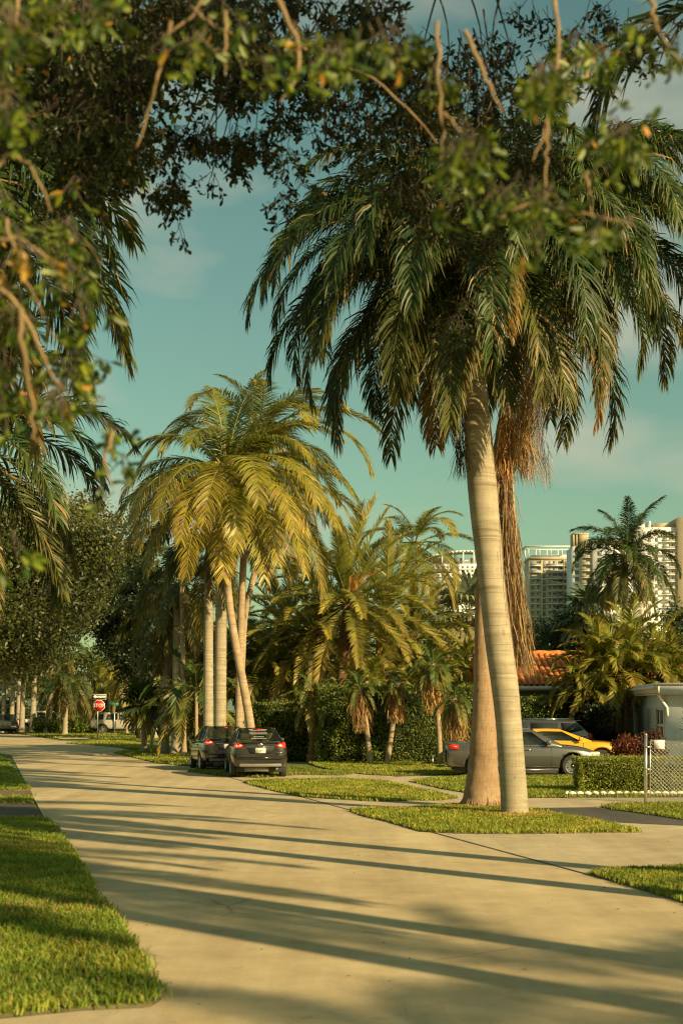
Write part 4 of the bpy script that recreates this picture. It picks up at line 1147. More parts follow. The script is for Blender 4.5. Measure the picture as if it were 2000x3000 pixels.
# dark understory palms behind the clump and hedges
us = [(575, 2010, 60, 'pygmy', 2.2), (700, 1985, 66, 'areca', 1.5), (790, 1990, 62, 'areca', 1.4), (850, 2010, 62, 'areca', 1.3), (560, 1900, 70, 'royal', .9), (640, 1930, 70, 'areca', 1.5), (740, 1880, 68, 'royal', .8), (1190, 1960, 66, 'areca', 1.4), (1250, 2000, 60, 'areca', 1.2), (880, 1930, 66, 'areca', 1.2), (1095, 2000, 58, 'areca', .9), (1350, 1960, 64, 'areca', 1.2), (600, 2080, 62, 'areca', 1.2)]
ul = ['low dark palm behind the left black car', 'shadowed palm right of the ringed trunks', 'green palm below the leaning coconut fronds', 'small palm above the back hedge', 'dark palm filling the clump behind the grey trunks', 'understory palm between the ringed trunks', 'dark palm behind the leaning coconut trunk', 'palm under the wind-blown palm', 'palm behind the taller pygmy palm', 'palm left of the date palm trunks', 'small palm just above the tall hedge', 'palm behind the brown trunk', 'lowest palm between the ringed trunks']
for k, (px, py, dd, kd, sc_) in enumerate(us):
    c = W(px, py, dd)
    palm('understory_palm', ul[k], kd, (c.x, dd), c, .08, .07, M['coco_trunk'], 18, sc_, 400 + k, cat='small palm')

# ============================================================ TREES
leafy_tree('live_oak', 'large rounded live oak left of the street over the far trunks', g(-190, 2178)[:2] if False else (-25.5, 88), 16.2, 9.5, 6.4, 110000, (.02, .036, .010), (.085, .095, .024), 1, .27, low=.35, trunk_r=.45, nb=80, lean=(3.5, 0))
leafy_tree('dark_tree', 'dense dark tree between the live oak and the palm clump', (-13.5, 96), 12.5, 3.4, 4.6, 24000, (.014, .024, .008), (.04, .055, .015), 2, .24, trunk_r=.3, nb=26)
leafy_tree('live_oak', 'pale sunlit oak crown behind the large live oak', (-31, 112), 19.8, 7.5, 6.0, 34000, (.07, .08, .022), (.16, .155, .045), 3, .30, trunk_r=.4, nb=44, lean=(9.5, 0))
leafy_tree('broadleaf_tree', 'dark green tree in front of the beige tower', (15.5, 100), 9.4, 4.2, 3.2, 16000, (.02, .04, .012), (.07, .10, .025), 4, .24, trunk_r=.25, nb=26)
leafy_tree('broadleaf_tree', 'dark green tree behind the areca palms at the right edge', (24.6, 96), 9.8, 4.4, 4.2, 18000, (.02, .04, .012), (.07, .10, .025), 5, .24, trunk_r=.25, nb=26)
leafy_tree('broadleaf_tree', 'tree between the two right-hand dark trees behind the tiled roof', (19.6, 104), 7.6, 4.6, 3.2, 14000, (.025, .045, .012), (.08, .11, .025), 6, .24, trunk_r=.25, nb=24)
leafy_tree('broadleaf_tree', 'dark tree behind the palm clump and black cars', (-15, 128), 12.5, 6.5, 6.0, 16000, (.02, .036, .01), (.06, .085, .02), 7, .25, trunk_r=.25, nb=24)
leafy_tree('broadleaf_tree', 'dark tree behind the date palms', (-2.2, 100), 9.2, 6.0, 4.4, 16000, (.022, .04, .012), (.07, .095, .02), 8, .25, trunk_r=.25, nb=24)
leafy_tree('broadleaf_tree', 'dark tree behind the two island trunks', (7.5, 88), 7.6, 5.0, 3.6, 14000, (.022, .04, .012), (.07, .095, .02), 9, .25, trunk_r=.25, nb=24)
leafy_tree('broadleaf_tree', 'shrubbery under the areca palms by the porch with deep shade put into its leaf colour', (9.3, 52), 2.7, 1.5, 1.25, 7000, (.012, .02, .007), (.03, .045, .012), 10, .14, trunk_r=.12, nb=14, low=.2)  # near-black leaf colours paint the deep shade left of the porch
# far greenery wall
for k, (px, dd, h_, rx_, lab) in enumerate(((30, 150, 7.5, 6, 'leafy tree behind the leftmost far palms'), (130, 146, 6.2, 5, 'leafy tree behind the white pickup'), (225, 150, 9.6, 5, 'leafy tree left of the stop sign background'), (330, 146, 9.0, 5, 'leafy tree behind the champagne suv'), (430, 140, 7.5, 5, 'leafy tree behind the dark blue car'), (530, 130, 7.0, 5, 'leafy tree behind the shaded trunks'))):
    leafy_tree('broadleaf_tree', lab, ((px - 1000) / F * dd, dd), h_, rx_, h_ * .52, 9000, (.04, .07, .015), (.12, .15, .03), 20 + k, .30, trunk_r=.2, nb=20, low=.05)
def shrub(lab, c, rx, h, n, leaf, c0, c1, seed, nm='shrub', ry=None):
    r = np.random.default_rng(seed); t = thing(nm, lab, 'shrub', (c[0], c[1], 0))
    sb_ = MB()
    for i in range(14):
        a = r.uniform(0, 6.28); q = r.uniform(.2, .8)
        sb_.tube([(0, 0, 0), (math.cos(a) * rx * q * .5, math.sin(a) * rx * q * .5, h * .4), (math.cos(a) * rx * q, math.sin(a) * rx * q, h * .85)], [.02, .015, .008], 4, False)
    sb_.obj('stems', M['bark'], t)
    d = nrm(r.normal(0, 1, (n, 3))); q = r.uniform(.4, 1, (n, 1)) ** .5
    sub = nrm(r.normal(0, 1, (12, 3))); P_ = (d * .5 + sub[r.integers(0, 12, n)] * .55) * q * np.array([rx, ry or rx, h * .5]) + np.array([0, 0, h * .52])
    P_[:, 2] = np.abs(P_[:, 2]); kk = r.uniform(0, 1, (n, 1)); fb = MB()
    simpleleaves(fb, P_, leaf * r.uniform(.7, 1.3, n), leaf * .4, np.array(c0) * (1 - kk) + np.array(c1) * kk, r)
    fb.obj('foliage', M['bushleaf'], t, kind='stuff')
shrub('bright green shrub in front of the white pickup wheel', ((125 - 1000) / F * 118, 118), 1.1, 1.5, 2600, .22, (.07, .12, .02), (.16, .20, .035), 1)
shrub('bright green shrub between the two front far trunks', ((170 - 1000) / F * 117, 117), 1.2, 1.45, 2600, .22, (.07, .12, .02), (.16, .20, .035), 2)
shrub('wide bright green shrub right of the front far trunk', ((227 - 1000) / F * 117, 117), 1.3, 1.55, 3000, .22, (.07, .12, .02), (.16, .20, .035), 3)
shrub('low shrub touching the rear of the champagne suv', ((258 - 1000) / F * 119, 119), .7, .9, 1400, .2, (.05, .09, .02), (.12, .16, .03), 4)
shrub('dark red croton shrub in front of the porch', (W(1845, 2200, 43).x, 43), .7, 1.3, 2600, .13, (.05, .012, .008), (.16, .05, .02), 5)
shrub('reddish croton shrub right of the yellow car bonnet', (W(1900, 2200, 43.4).x, 43.4), .62, 1.45, 2600, .13, (.04, .014, .01), (.12, .045, .02), 6)
# spiky plant at the right edge by the pier
t = thing('spiky_plant', 'dark spiky plant at the right edge in front of the pier', 'plant', (W(2015, 2100, 42).x, 42, 0)); mb = MB(); rr_ = np.random.default_rng(6)
mb.tube([(0, 0, 0), (0, 0, 1.5)], .05, 6); mb.obj('stem', M['bark'], t)
mb = MB()
for i in range(46):
    a = rr_.uniform(0, 6.28); e = rr_.uniform(-.3, 1.4); d = np.array([math.cos(a) * math.cos(e), math.sin(a) * math.cos(e), math.sin(e)]); s = np.array([-math.sin(a), math.cos(a), 0]) * .025
    o = np.array([0, 0, 1.4 + rr_.uniform(-.2, .2)]); mb.add([o - s, o + s, o + d * .35 + s, o + d * .35 - s, o + d * .62 + [0, 0, -.06]], [(0, 1, 2, 3), (3, 2, 4)], (.03, .05, .02))
mb.obj('foliage', M['royal'], t, kind='stuff')
# ============================================================ CARS
def apply_mods(o):
    bpy.context.view_layer.update()
    dg = bpy.context.evaluated_depsgraph_get()
    me = bpy.data.meshes.new_from_object(o.evaluated_get(dg), depsgraph=dg)
    old = o.data; o.modifiers.clear(); o.data = me; bpy.data.meshes.remove(old)

def wheel(parent, x, y, r, w, side, spokes=5, rimr=.66):
    t = MB(); n = 28; prof = [(rimr * r, -w * .42), (r * .90, -w * .5), (r * .985, -w * .4), (r, 0), (r * .985, w * .4), (r * .90, w * .5), (rimr * r, w * .42)]
    th = np.linspace(0, 2 * PI, n, endpoint=False); V = []
    for a in th:
        for (q, yy) in prof: V.append((q * math.cos(a), yy, q * math.sin(a)))
    k = len(prof); Q = [(i * k + j, i * k + j + 1, ((i + 1) % n) * k + j + 1, ((i + 1) % n) * k + j) for i in range(n) for j in range(k - 1)]
    t.add(V, Q)
    wo_ = t.obj('wheel', M['rubber'], parent, True, loc=(x, y, r))
    m = MB(); yo = side * w * .36; R_ = rimr * r
    V = [(0, yo, 0)] + [(R_ * 1.02 * math.cos(a), side * w * .22, R_ * 1.02 * math.sin(a)) for a in th]
    dk = MB(); dk.add([(v[0] * .98, v[1] - side * .03, v[2] * .98) for v in V], [(0, 1 + i, 1 + (i + 1) % n) for i in range(n)]); dk.obj('brake_disc', M['plastic'], wo_)
    for i in range(n):
        a, b_ = th[i], th[(i + 1) % n]
        m.add([(R_ * math.cos(a), side * w * .44, R_ * math.sin(a)), (R_ * math.cos(b_), side * w * .44, R_ * math.sin(b_)), (R_ * .9 * math.cos(b_), side * w * .36, R_ * .9 * math.sin(b_)), (R_ * .9 * math.cos(a), side * w * .36, R_ * .9 * math.sin(a))], [(0, 1, 2, 3)])
    for i in range(spokes):
        for off in (-.09, .09):
            a = 2 * PI * i / spokes + .3; c_, s_2 = math.cos(a), math.sin(a); tx, tz = -s_2, c_
            w0, w1 = .02, .03; o1 = off * .5 * R_; o2 = off * 2.0 * R_
            m.add([(c_ * .1 * R_ + tx * (o1 - w0), yo, s_2 * .1 * R_ + tz * (o1 - w0)), (c_ * .1 * R_ + tx * (o1 + w0), yo, s_2 * .1 * R_ + tz * (o1 + w0)),
                   (c_ * .92 * R_ + tx * (o2 + w1), yo, s_2 * .92 * R_ + tz * (o2 + w1)), (c_ * .92 * R_ + tx * (o2 - w1), yo, s_2 * .92 * R_ + tz * (o2 - w1))], [(0, 1, 2, 3)])
    m.tube([(0, yo - .01 * side, 0), (0, yo + .02 * side, 0)], R_ * .18, 12)
    m.obj('rim', M['rim'], wo_)
    return wo_

def lerp(a, b, t): return a + (b - a) * t
def car(name, label, loc, heading, S, pmat, glass='glass', cat='car'):
    """S: body stations (x, zbot, zbelt, zdeck, halfwidth), x forward from the centre; heading in degrees, 90 = +Y"""
    t = thing(name, label, cat, loc, R(heading))
    b = MB(); sec = []
    for (x, zb, zs, zd, w) in S['body']:
        zm = lerp(zb, zs, .55)
        half = [(0, zb), (w * .80, zb), (w * .95, zb + .05), (w * .985, lerp(zb, zs, .3)), (w, zm), (w * .985, lerp(zb, zs, .8)), (w * .955, zs), (w * .86, lerp(zs, zd, .45) + .01), (w * .55, zd), (0, zd + .01)]
        ring = [(x, y, z) for (y, z) in half] + [(x, -y, z) for (y, z) in half[1:-1]][::-1]
        sec.append(ring)
    k = len(sec[0]); n = len(sec)
    V = [v for r_ in sec for v in r_]
    Q = [(i * k + j, i * k + (j + 1) % k, (i + 1) * k + (j + 1) % k, (i + 1) * k + j) for i in range(n - 1) for j in range(k)]
    # end caps as quads between left and right halves
    h = k // 2
    def cap(o, flip):
        L = []
        for j in range(h):
            a, b_, c_, d_ = j, j + 1, (k - j - 1) % k, (k - j) % k
            f = [o + a, o + b_, o + c_, o + d_]
            f = list(dict.fromkeys(f))
            L.append(tuple(f[::-1] if flip else f))
        return L
    Q += cap(0, True) + cap((n - 1) * k, False)
    b.add(V, Q)
    body = b.obj('body', pmat, t, True)
    md = body.modifiers.new('s', 'SUBSURF'); md.levels = 2; md.render_levels = 2
    cut = []
    for wx in S['wheels']:
        for s in (1, -1):
            c = MB(); ys = sorted((s * (S['w'] - S['ww'] - .07), s * (S['w'] + .3)))
            c.tube([(wx, ys[0], S['wr'] + .02), (wx, ys[1], S['wr'] + .02)], S['wr'] * 1.17, 28); co = c.obj('cut', M['plastic'], t)
            m2 = body.modifiers.new('b', 'BOOLEAN'); m2.operation = 'DIFFERENCE'; m2.object = co; m2.solver = 'EXACT'; cut.append(co)
    apply_mods(body)
    for co in cut: bpy.data.objects.remove(co)
    # dark wheel wells and underside
    part(t, 'underbody', M['plastic'], (S['body'][0][0] + .25, -S['w'] * .78, S['wr'] * .55, S['body'][-1][0] - .25, S['w'] * .78, S['body'][3][1] + .12))
    # greenhouse
    G = S['gh']   # dict: x stations base/top rear->front: xr0,xr1,xf1,xf0, zb, zr, wb, wr
    gb = MB(); xs0 = [G['xr0'], G['xr1'], (G['xr1'] + G['xf1']) / 2, G['xf1'], G['xf0']]
    def gw(f): return lerp(G['wb'], G['wr'], f)
    secs = []
    for i, x in enumerate(xs0):
        f = [0.06, 1, 1.03, 1, 0.06][i]; z = lerp(G['zb'], G['zr'], f); tw = gw(min(1, f))
        zb_ = G['zb'] - .06
        half = [(0, zb_), (G['wb'], zb_), (lerp(G['wb'], tw, .5), lerp(zb_, z, .5)), (tw, z - .045), (tw * .93, z), (tw * .5, z + .018), (0, z + .024)]
        secs.append([(x, y, zz) for y, zz in half] + [(x, -y, zz) for y, zz in half[1:-1]][::-1])
    k = len(secs[0]); V = [v for r_ in secs for v in r_]
    Q = [(i * k + j, i * k + (j + 1) % k, (i + 1) * k + (j + 1) % k, (i + 1) * k + j) for i in range(4) for j in range(k)]
    hk = [j for i_, j in [(0, 4), (0, 5), (0, 6), (0, 7)]]
    Q = [q_ for q_ in Q if not (q_[0] // k in (0, 3) and q_[0] % k in hk)]
    gb.add(V, Q); gb.F.append(np.array([list(range(k))[::-1]])); gb.F.append(np.array([list(range(4 * k, 5 * k))]))
    cab = gb.obj('cabin', pmat, t, False)
    bm = bmesh.new(); bm.from_mesh(cab.data); bmesh.ops.recalc_face_normals(bm, faces=bm.faces); bm.to_mesh(cab.data); bm.free()
    md = cab.modifiers.new('v', 'BEVEL'); md.width = .035; md.segments = 2; md.limit_method = 'ANGLE'; md.angle_limit = R(24)
    # see-through openings are glass panels set just proud of the pillars
    for p in cab.data.polygons: p.use_smooth = True
    # side windows
    for (pts) in S['win']:
        for s in (1, -1):
            wv = MB(); V = []
            for (x, z) in pts:
                fx = float(np.interp(x, xs0, [.06, 1, 1.03, 1, .06])); zt_ = lerp(G['zb'], G['zr'], fx) - .045; tw_ = gw(min(1, fx)); q_ = min(1, max(0, (z - G['zb'] + .06) / max(.05, zt_ - G['zb'] + .06)))
                V.append((x, s * (lerp(G['wb'], tw_, q_) + .016), z))
            for (x, y, z) in list(V): V.append((x, y - s * .02, z))
            n = len(pts); wv.add(V, [tuple(range(n)) if s < 0 else tuple(range(n))[::-1], tuple(range(n, 2 * n))[::-1] if s < 0 else tuple(range(n, 2 * n))] + [(i, (i + 1) % n, n + (i + 1) % n, n + i) for i in range(n)])
            wv.obj('side_window', M['darkglass'], t)
    def panel(nm, x0, x1, f0, f1, in0, in1, mat):
        dx, dz = x1 - x0, G['zr'] - G['zb']; ln = math.hypot(dx, dz); nx, nz = dz / ln, -dx / ln
        if nx * x0 < 0: nx, nz = -nx, -nz
        V = []
        for f, ins in ((f0, in0), (f1, in1)):
            w = gw(f) - ins
            for u in np.linspace(-1, 1, 7):
                bow = .03 * (1 - u * u)
                V.append((x0 + dx * f + nx * (.014 + bow * 0), u * w, G['zb'] + dz * f + nz * .014))
        wv = MB(); wv.add(V, [(j, j + 1, 7 + j + 1, 7 + j) for j in range(6)])
        return wv.obj(nm, mat, t, True)
    rw = panel('rear_window', G['xr0'], G['xr1'], .10, .96, .09, .06, M['glass'])
    panel('windscreen', G['xf0'], G['xf1'], .08, .97, .08, .06, M['glass'])
    for i, wx in enumerate(S['wheels']):
        for s in (1, -1): wheel(t, wx, s * (S['w'] - S['ww'] / 2 - .015), S['wr'], S['ww'], s, S.get('spokes', 5))
    for s in (1, -1):
        mb = MB(); mx = S['mirror']
        mb.box(mx - .06, s * (S['w'] + .02) - .09, G['zb'] + .02, mx + .06, s * (S['w'] + .02) + .09, G['zb'] + .15); mb.box(mx - .02, min(s * (G['wb'] - .02), s * (S['w'] - .05)), G['zb'] + .04, mx + .02, max(s * (G['wb'] - .02), s * (S['w'] - .05)), G['zb'] + .08)
        o = mb.obj('wing_mirror', pmat, t); md = o.modifiers.new('v', 'BEVEL'); md.width = .02; md.segments = 2
    # door seams, sills and handles: follow the widest line
    bod = S['body']; bxs = [q[0] for q in bod]
    def wat(x): return float(np.interp(x, bxs, [q[4] for q in bod]))
    def sh(x, z):
        zb_ = float(np.interp(x, bxs, [q[1] for q in bod])); zs_ = float(np.interp(x, bxs, [q[2] for q in bod])); f = (z - zb_) / (zs_ - zb_)
        return wat(x) * float(np.interp(f, [0, .1, .3, .55, .8, 1], [.86, .95, .98, .993, .982, .95]))
    for s in (1, -1):
        for dx in S['doors']:
            mb = MB(); zz = np.linspace(bod[4][1] + .10, G['zb'] - .03, 7)
            V = []
            for z in zz: V += [(dx - .006, s * (sh(dx, z) + .004), z), (dx + .006, s * (sh(dx, z) + .004), z)]
            mb.add(V, [(2 * i, 2 * i + 1, 2 * i + 3, 2 * i + 2) for i in range(6)]); mb.obj('door_seam', M['black'], t)
        for hx in S['handles']:
            mb = MB(); z = G['zb'] - .13; y = s * (sh(hx, z) + .012); mb.box(hx - .1, y - .015, z - .014, hx + .1, y + .015, z + .014); mb.obj('door_handle', M['chrome'] if S.get('chromeh') else pmat, t)
    # lamps
    xr = bod[0][0]; 
    L = S['tail']
    for s in (1, -1):
        V = []; ex = []
        for (y, z, dx) in L: V.append((xr + dx - .012, s * y, z))
        for v in list(V): V.append((v[0] + .06, v[1], v[2]))
        n = len(L); lp = MB(); lp.add(V, [tuple(range(n)) if s > 0 else tuple(range(n))[::-1], tuple(range(n, 2 * n))[::-1] if s > 0 else tuple(range(n, 2 * n))] + [(i, (i + 1) % n, n + (i + 1) % n, n + i) for i in range(n)])
        lo_ = lp.obj('tail_light', M['redlens'], t)
        c = np.mean(np.array(V[:n]), 0); ri = MB(); VV = [tuple(c + (np.array(v) - c) * np.array([1, .5, .42]) + np.array([-.012, 0, 0])) for v in V[:n]]
        if S.get('revlens', True): ri.add(VV, [tuple(range(n))]); ri.obj('reverse_light', M['whitelens'], lo_)
        xf = bod[-1][0]; hl = MB(); zc = S['headz']; w_ = bod[-2][4]
        hl.box(xf - .40, s * w_ * .78 - .16, zc - .07, xf - .055, s * w_ * .78 + .15, zc + .07); ho = hl.obj('headlight', M['whitelens'], t); md = ho.modifiers.new('v', 'BEVEL'); md.width = .03; md.segments = 2
    return t

def plate(t, x, z, text, w=.30, h=.15, blob=True):
    p = part(t, 'licence_plate', M['paper'], (x - .012, -w / 2, z - h / 2, x, w / 2, z + h / 2))
    lettering('plate_lettering', text, .095, M['sgreen'], p, (x - .015, 0, z - .005), (R(90), 0, R(-90)), .78)
    if blob:
        b_ = MB(); b_.add([(x - .0145, .03 * math.cos(a), z + .032 * math.sin(a)) for a in np.linspace(0, 2 * PI, 10, endpoint=False)], [tuple(range(10))]); b_.obj('plate_emblem', M['orange'], p)

SED = dict(w=.85, wr=.31, ww=.19, wheels=(-1.25, 1.24),
  body=[(-2.14, .42, .86, .98, .60), (-2.10, .34, .95, 1.05, .74), (-1.9, .29, .98, 1.07, .82), (-1.4, .26, .98, 1.03, .85), (-.6, .24, .95, .97, .855), (.4, .24, .92, .95, .855), (1.1, .25, .88, .98, .85), (1.6, .26, .80, .90, .82), (1.95, .27, .70, .76, .72), (2.12, .34, .60, .66, .52)],
  gh=dict(xr0=-1.86, xr1=-1.02, xf1=.15, xf0=1.05, zb=.98, zr=1.45, wb=.76, wr=.56),
  win=[[(-1.35, 1.02), (-.52, 1.01), (-.50, 1.36), (-.98, 1.355)], [(-.42, 1.01), (.62, .99), (.16, 1.36), (-.42, 1.37)]],
  mirror=.58, doors=(-.47, .62, -1.30), handles=(-.75, .05), tail=[(.50, .90, .02), (.75, .88, .06), (.73, 1.05, .10), (.54, 1.02, .02), (.44, .95, .0)], headz=.68)
def fiesta(label, loc, heading, mat, txt):
    t = car('sedan', label, loc, heading, SED, mat)
    xr = -2.14
    b = MB(); b.box(xr - .015, -.62, .33, xr + .1, .62, .43); o = b.obj('bumper_insert', M['greyplastic'], t); md = o.modifiers.new('v', 'BEVEL'); md.width = .03; md.segments = 2
    part(t, 'bumper_crease', M['p_black'], (xr - .035, -.66, .56, xr + .08, .66, .62))
    # plate recess and spoiler lip
    b = MB(); V = [(xr - .008, -.40, .90), (xr - .008, .40, .90), (xr - .008, .30, .72), (xr - .008, -.30, .72)]
    b.add(V + [(v[0] + .05, v[1], v[2]) for v in V], [(0, 1, 2, 3), (0, 4, 5, 1), (1, 5, 6, 2), (2, 6, 7, 3), (3, 7, 4, 0)]); b.obj('plate_recess', M['plastic'], t)
    part(t, 'chrome_strip', M['chrome'], (xr - .02, -.40, .905, xr + .04, .40, .922))
    b = MB(); b.box(xr - .01, -.60, 1.035, xr + .16, .60, 1.075); o = b.obj('boot_spoiler', mat, t); md = o.modifiers.new('v', 'BEVEL'); md.width = .015; md.segments = 2
    plate(t, xr - .012, .81, txt)
    e = MB(); an = np.linspace(0, 2 * PI, 20, endpoint=False)
    e.add([(xr - .03, .09 * math.cos(a), .985 + .036 * math.sin(a)) for a in an] + [(xr - .012, .09 * math.cos(a), .985 + .036 * math.sin(a)) for a in an], [tuple(range(20))[::-1]] + [(i, (i + 1) % 20, 20 + (i + 1) % 20, 20 + i) for i in range(20)])
    eo = e.obj('oval_emblem', M['chrome'], t); lettering('emblem_script', 'Ford', .055, M['black'], eo, (xr - .033, 0, .985), (R(90), 0, R(-90)))
    part(t, 'badge', M['chrome'], (xr - .012, -.66, .74, xr + .03, -.48, .762))
    part(t, 'badge', M['chrome'], (xr - .012, -.64, .69, xr + .03, -.52, .712))
    # exhaust, muffler, high brake lamp, aerial, seats behind glass
    b = MB(); b.tube([(xr - .02, -.48, .28), (xr + .22, -.48, .28)], .035, 10); b.obj('exhaust_pipe', M['chrome'], t)
    b = MB(); b.tube([(xr + .25, -.25, .27), (xr + .25, .45, .27)], .09, 12); b.obj('muffler', M['greyplastic'], t, True)
    part(t, 'high_brake_light', M['redlens'], (-1.17, -.12, 1.405, -1.12, .12, 1.43))
    b = MB(); b.tube([(-.95, 0, 1.46), (-1.05, 0, 1.66)], [.008, .003], 5); b.obj('aerial', M['black'], t)
    for y in (-.38, .38):
        q = MB(); q.box(-1.05, y - .13, 1.10, -.95, y + .13, 1.30); q.box(-1.02, y - .24, .9, -.86, y + .24, 1.12); o = q.obj('seat', M['seat'], t); md = o.modifiers.new('v', 'BEVEL'); md.width = .04; md.segments = 2
    return t
rearM = None
t = fiesta('black sedan with red tail lights parked nearest, half on the grass', (-2.35 - .31, 41.5 + 2.12, 0), 98, M['p_charcoal'], 'PLS 71I')
# white print on the rear glass
for i, (z, w) in enumerate(((.86, .30), (.79, .26), (.66, .30), (.60, .28), (.42, .18), (.33, .26))):
    G = SED['gh']; f = z
    x = lerp(G['xr0'], G['xr1'], f); zz = lerp(G['zb'], G['zr'], f)
    q = MB(); nx, nz = -.49, .87; q.add([(x + nx * .02, -w * .9, zz + nz * .02), (x + nx * .02, w * .9, zz + nz * .02), (x + nx * .02 + .013, w * .9, zz + nz * .02 + .007), (x + nx * .02 + .013, -w * .9, zz + nz * .02 + .007)], [(0, 1, 2, 3)])
    q.obj('window_print', M['paper'], t)
t = fiesta('black sedan parked second, partly hidden behind the nearest one', (-3.62 - .5, 45.9 + 2.05, 0), 103, M['p_black'], 'BSB C')

BM = dict(w=.90, wr=.33, ww=.21, wheels=(-1.38, 1.43), chromeh=True, spokes=7,
  body=[(-2.31, .40, .86, .98, .66), (-2.26, .30, .95, 1.03, .80), (-2.0, .27, .98, 1.06, .87), (-1.4, .24, .97, 1.03, .90), (-.6, .22, .93, .96, .905), (.4, .22, .91, .94, .905), (1.1, .23, .89, .97, .90), (1.7, .24, .82, .92, .88), (2.1, .26, .72, .80, .78), (2.31, .34, .58, .66, .58)],
  gh=dict(xr0=-1.82, xr1=-.78, xf1=.22, xf0=1.12, zb=.94, zr=1.42, wb=.80, wr=.58),
  win=[[(-1.38, 1.00), (-.42, .975), (-.42, 1.345), (-.85, 1.33)], [(-.34, .975), (.76, .955), (.24, 1.33), (-.34, 1.35)]],
  mirror=.70, doors=(-.38, .80, -1.30), handles=(-.72, .12), tail=[(.50, .84, .02), (.84, .82, .16), (.85, .98, .20), (.56, .97, .03)], headz=.68)
t = car('sedan', 'grey metallic sedan side-on behind the two island trunks', (5.42, 43.0, 0), 0, BM, M['p_silver'])
for s in (1, -1): part(t, 'side_lamp_wing', M['redlens'], (-2.24, s * .868 - .02, .83, -1.95, s * .868 + .02, .96))
for s in (1, -1): part(t, 'sill', M['p_silver'], (-1.0, s * .88 - .03, .17, 1.0, s * .88 + .03, .26))
part(t, 'bumper_black_panel', M['p_black'], (-2.325, -.62, .42, -2.30, .62, .80))  # glossy black panel across the rear bumper
part(t, 'chrome_strip', M['chrome'], (-2.335, -.6, .33, -2.25, .6, .36))

CAM = dict(w=.94, wr=.35, ww=.24, wheels=(-1.40, 1.42),
  body=[(-2.38, .42, .90, 1.00, .70), (-2.32, .32, .98, 1.05, .84), (-2.0, .28, 1.0, 1.06, .92), (-1.4, .24, .99, 1.03, .95), (-.6, .22, .96, .98, .93), (.4, .22, .94, .96, .93), (1.1, .23, .94, 1.0, .95), (1.7, .24, .88, .97, .93), (2.15, .26, .80, .88, .84), (2.38, .34, .66, .74, .66)],
  gh=dict(xr0=-1.95, xr1=-.75, xf1=.10, xf0=1.12, zb=.96, zr=1.36, wb=.82, wr=.60),
  win=[[(-1.15, 1.02), (.74, .985), (.16, 1.29), (-.45, 1.30), (-.85, 1.27)]],
  mirror=.72, doors=(.82, -.62), handles=(-.4,), tail=[(.5, .84, .02), (.84, .82, .1), (.84, .96, .1), (.5, .97, .02)], headz=.74)
t = car('sports_coupe', 'yellow sports coupe between the grey sedan and the dark suv', (7.05, 47.2, 0), 0, CAM, M['p_yellow'])
SUV = dict(w=.96, wr=.37, ww=.24, wheels=(-1.40, 1.42),
  body=[(-2.36, .48, .92, 1.02, .78), (-2.30, .38, 1.05, 1.10, .90), (-2.0, .33, 1.08, 1.12, .95), (-1.4, .30, 1.07, 1.10, .965), (-.6, .28, 1.05, 1.07, .965), (.4, .28, 1.03, 1.05, .965), (1.1, .29, 1.02, 1.10, .96), (1.7, .30, .97, 1.06, .93), (2.15, .32, .88, .95, .84), (2.36, .40, .75, .82, .66)],
  gh=dict(xr0=-2.28, xr1=-1.72, xf1=.35, xf0=1.25, zb=1.06, zr=1.62, wb=.86, wr=.66),
  win=[[(-2.0, 1.30), (-1.25, 1.12), (-1.22, 1.54), (-1.75, 1.53)], [(-1.12, 1.10), (-.15, 1.09), (-.15, 1.55), (-1.10, 1.55)], [(-.06, 1.09), (.85, 1.07), (.36, 1.54), (-.06, 1.55)]],
  mirror=.8, doors=(-.10, .92, -1.18), handles=(-.85, .15), tail=[(.72, .92, .02), (.90, .90, .1), (.88, 1.18, .14), (.74, 1.16, .06)], headz=.84, revlens=False)
t = car('suv', 'dark grey suv facing left behind the yellow coupe', (6.45, 50.4, 0), 180, SUV, M['p_dark'])
for s in (1, -1): part(t, 'roof_rail', M['chrome'], (-1.7, s * .60 - .02, 1.66, .4, s * .60 + .02, 1.69))
b = MB(); b.box(-2.0, -.55, 1.60, -1.70, .55, 1.63); b.obj('roof_spoiler', M['p_dark'], t)

RUN = dict(SUV); RUN.update(w=.96, wr=.39, wheels=(-1.42, 1.37), gh=dict(xr0=-2.25, xr1=-1.95, xf1=.42, xf0=1.18, zb=1.14, zr=1.72, wb=.88, wr=.72),
  body=[(-2.41, .55, .98, 1.08, .82), (-2.36, .46, 1.10, 1.15, .93), (-2.0, .42, 1.14, 1.18, .96), (-1.4, .40, 1.14, 1.17, .97), (-.6, .38, 1.13, 1.15, .97), (.4, .38, 1.12, 1.14, .97), (1.1, .38, 1.12, 1.18, .96), (1.7, .40, 1.10, 1.16, .94), (2.2, .42, 1.0, 1.05, .88), (2.41, .48, .85, .9, .72)],
  win=[[(-2.02, 1.20), (-1.30, 1.19), (-1.30, 1.63), (-1.95, 1.62)], [(-1.15, 1.18), (-.15, 1.18), (-.15, 1.63), (-1.0, 1.63)], [(-.06, 1.18), (.85, 1.16), (.42, 1.62), (-.06, 1.63)]])
def farx(px, d): return (px - 1000) / F * d
t = car('suv', 'champagne suv with black wheels parked behind the stop sign', (farx(345, 117), 118, 0), 8, RUN, M['p_champagne'])
for s in (1, -1): part(t, 'roof_rail', M['p_white'], (-1.7, s * .64 - .02, 1.76, .4, s * .64 + .02, 1.79))
JEP = dict(SUV); JEP.update(tail=[(.74, .90, .02), (.90, .88, .1), (.88, 1.15, .14), (.76, 1.13, .06)])
t = car('suv', 'dark green suv driving away at the far left edge', (farx(2, 119), 121, 0), 104, JEP, M['p_green'])
part(t, 'bumper', M['greyplastic'], (-2.44, -.8, .42, -2.30, .8, .62))
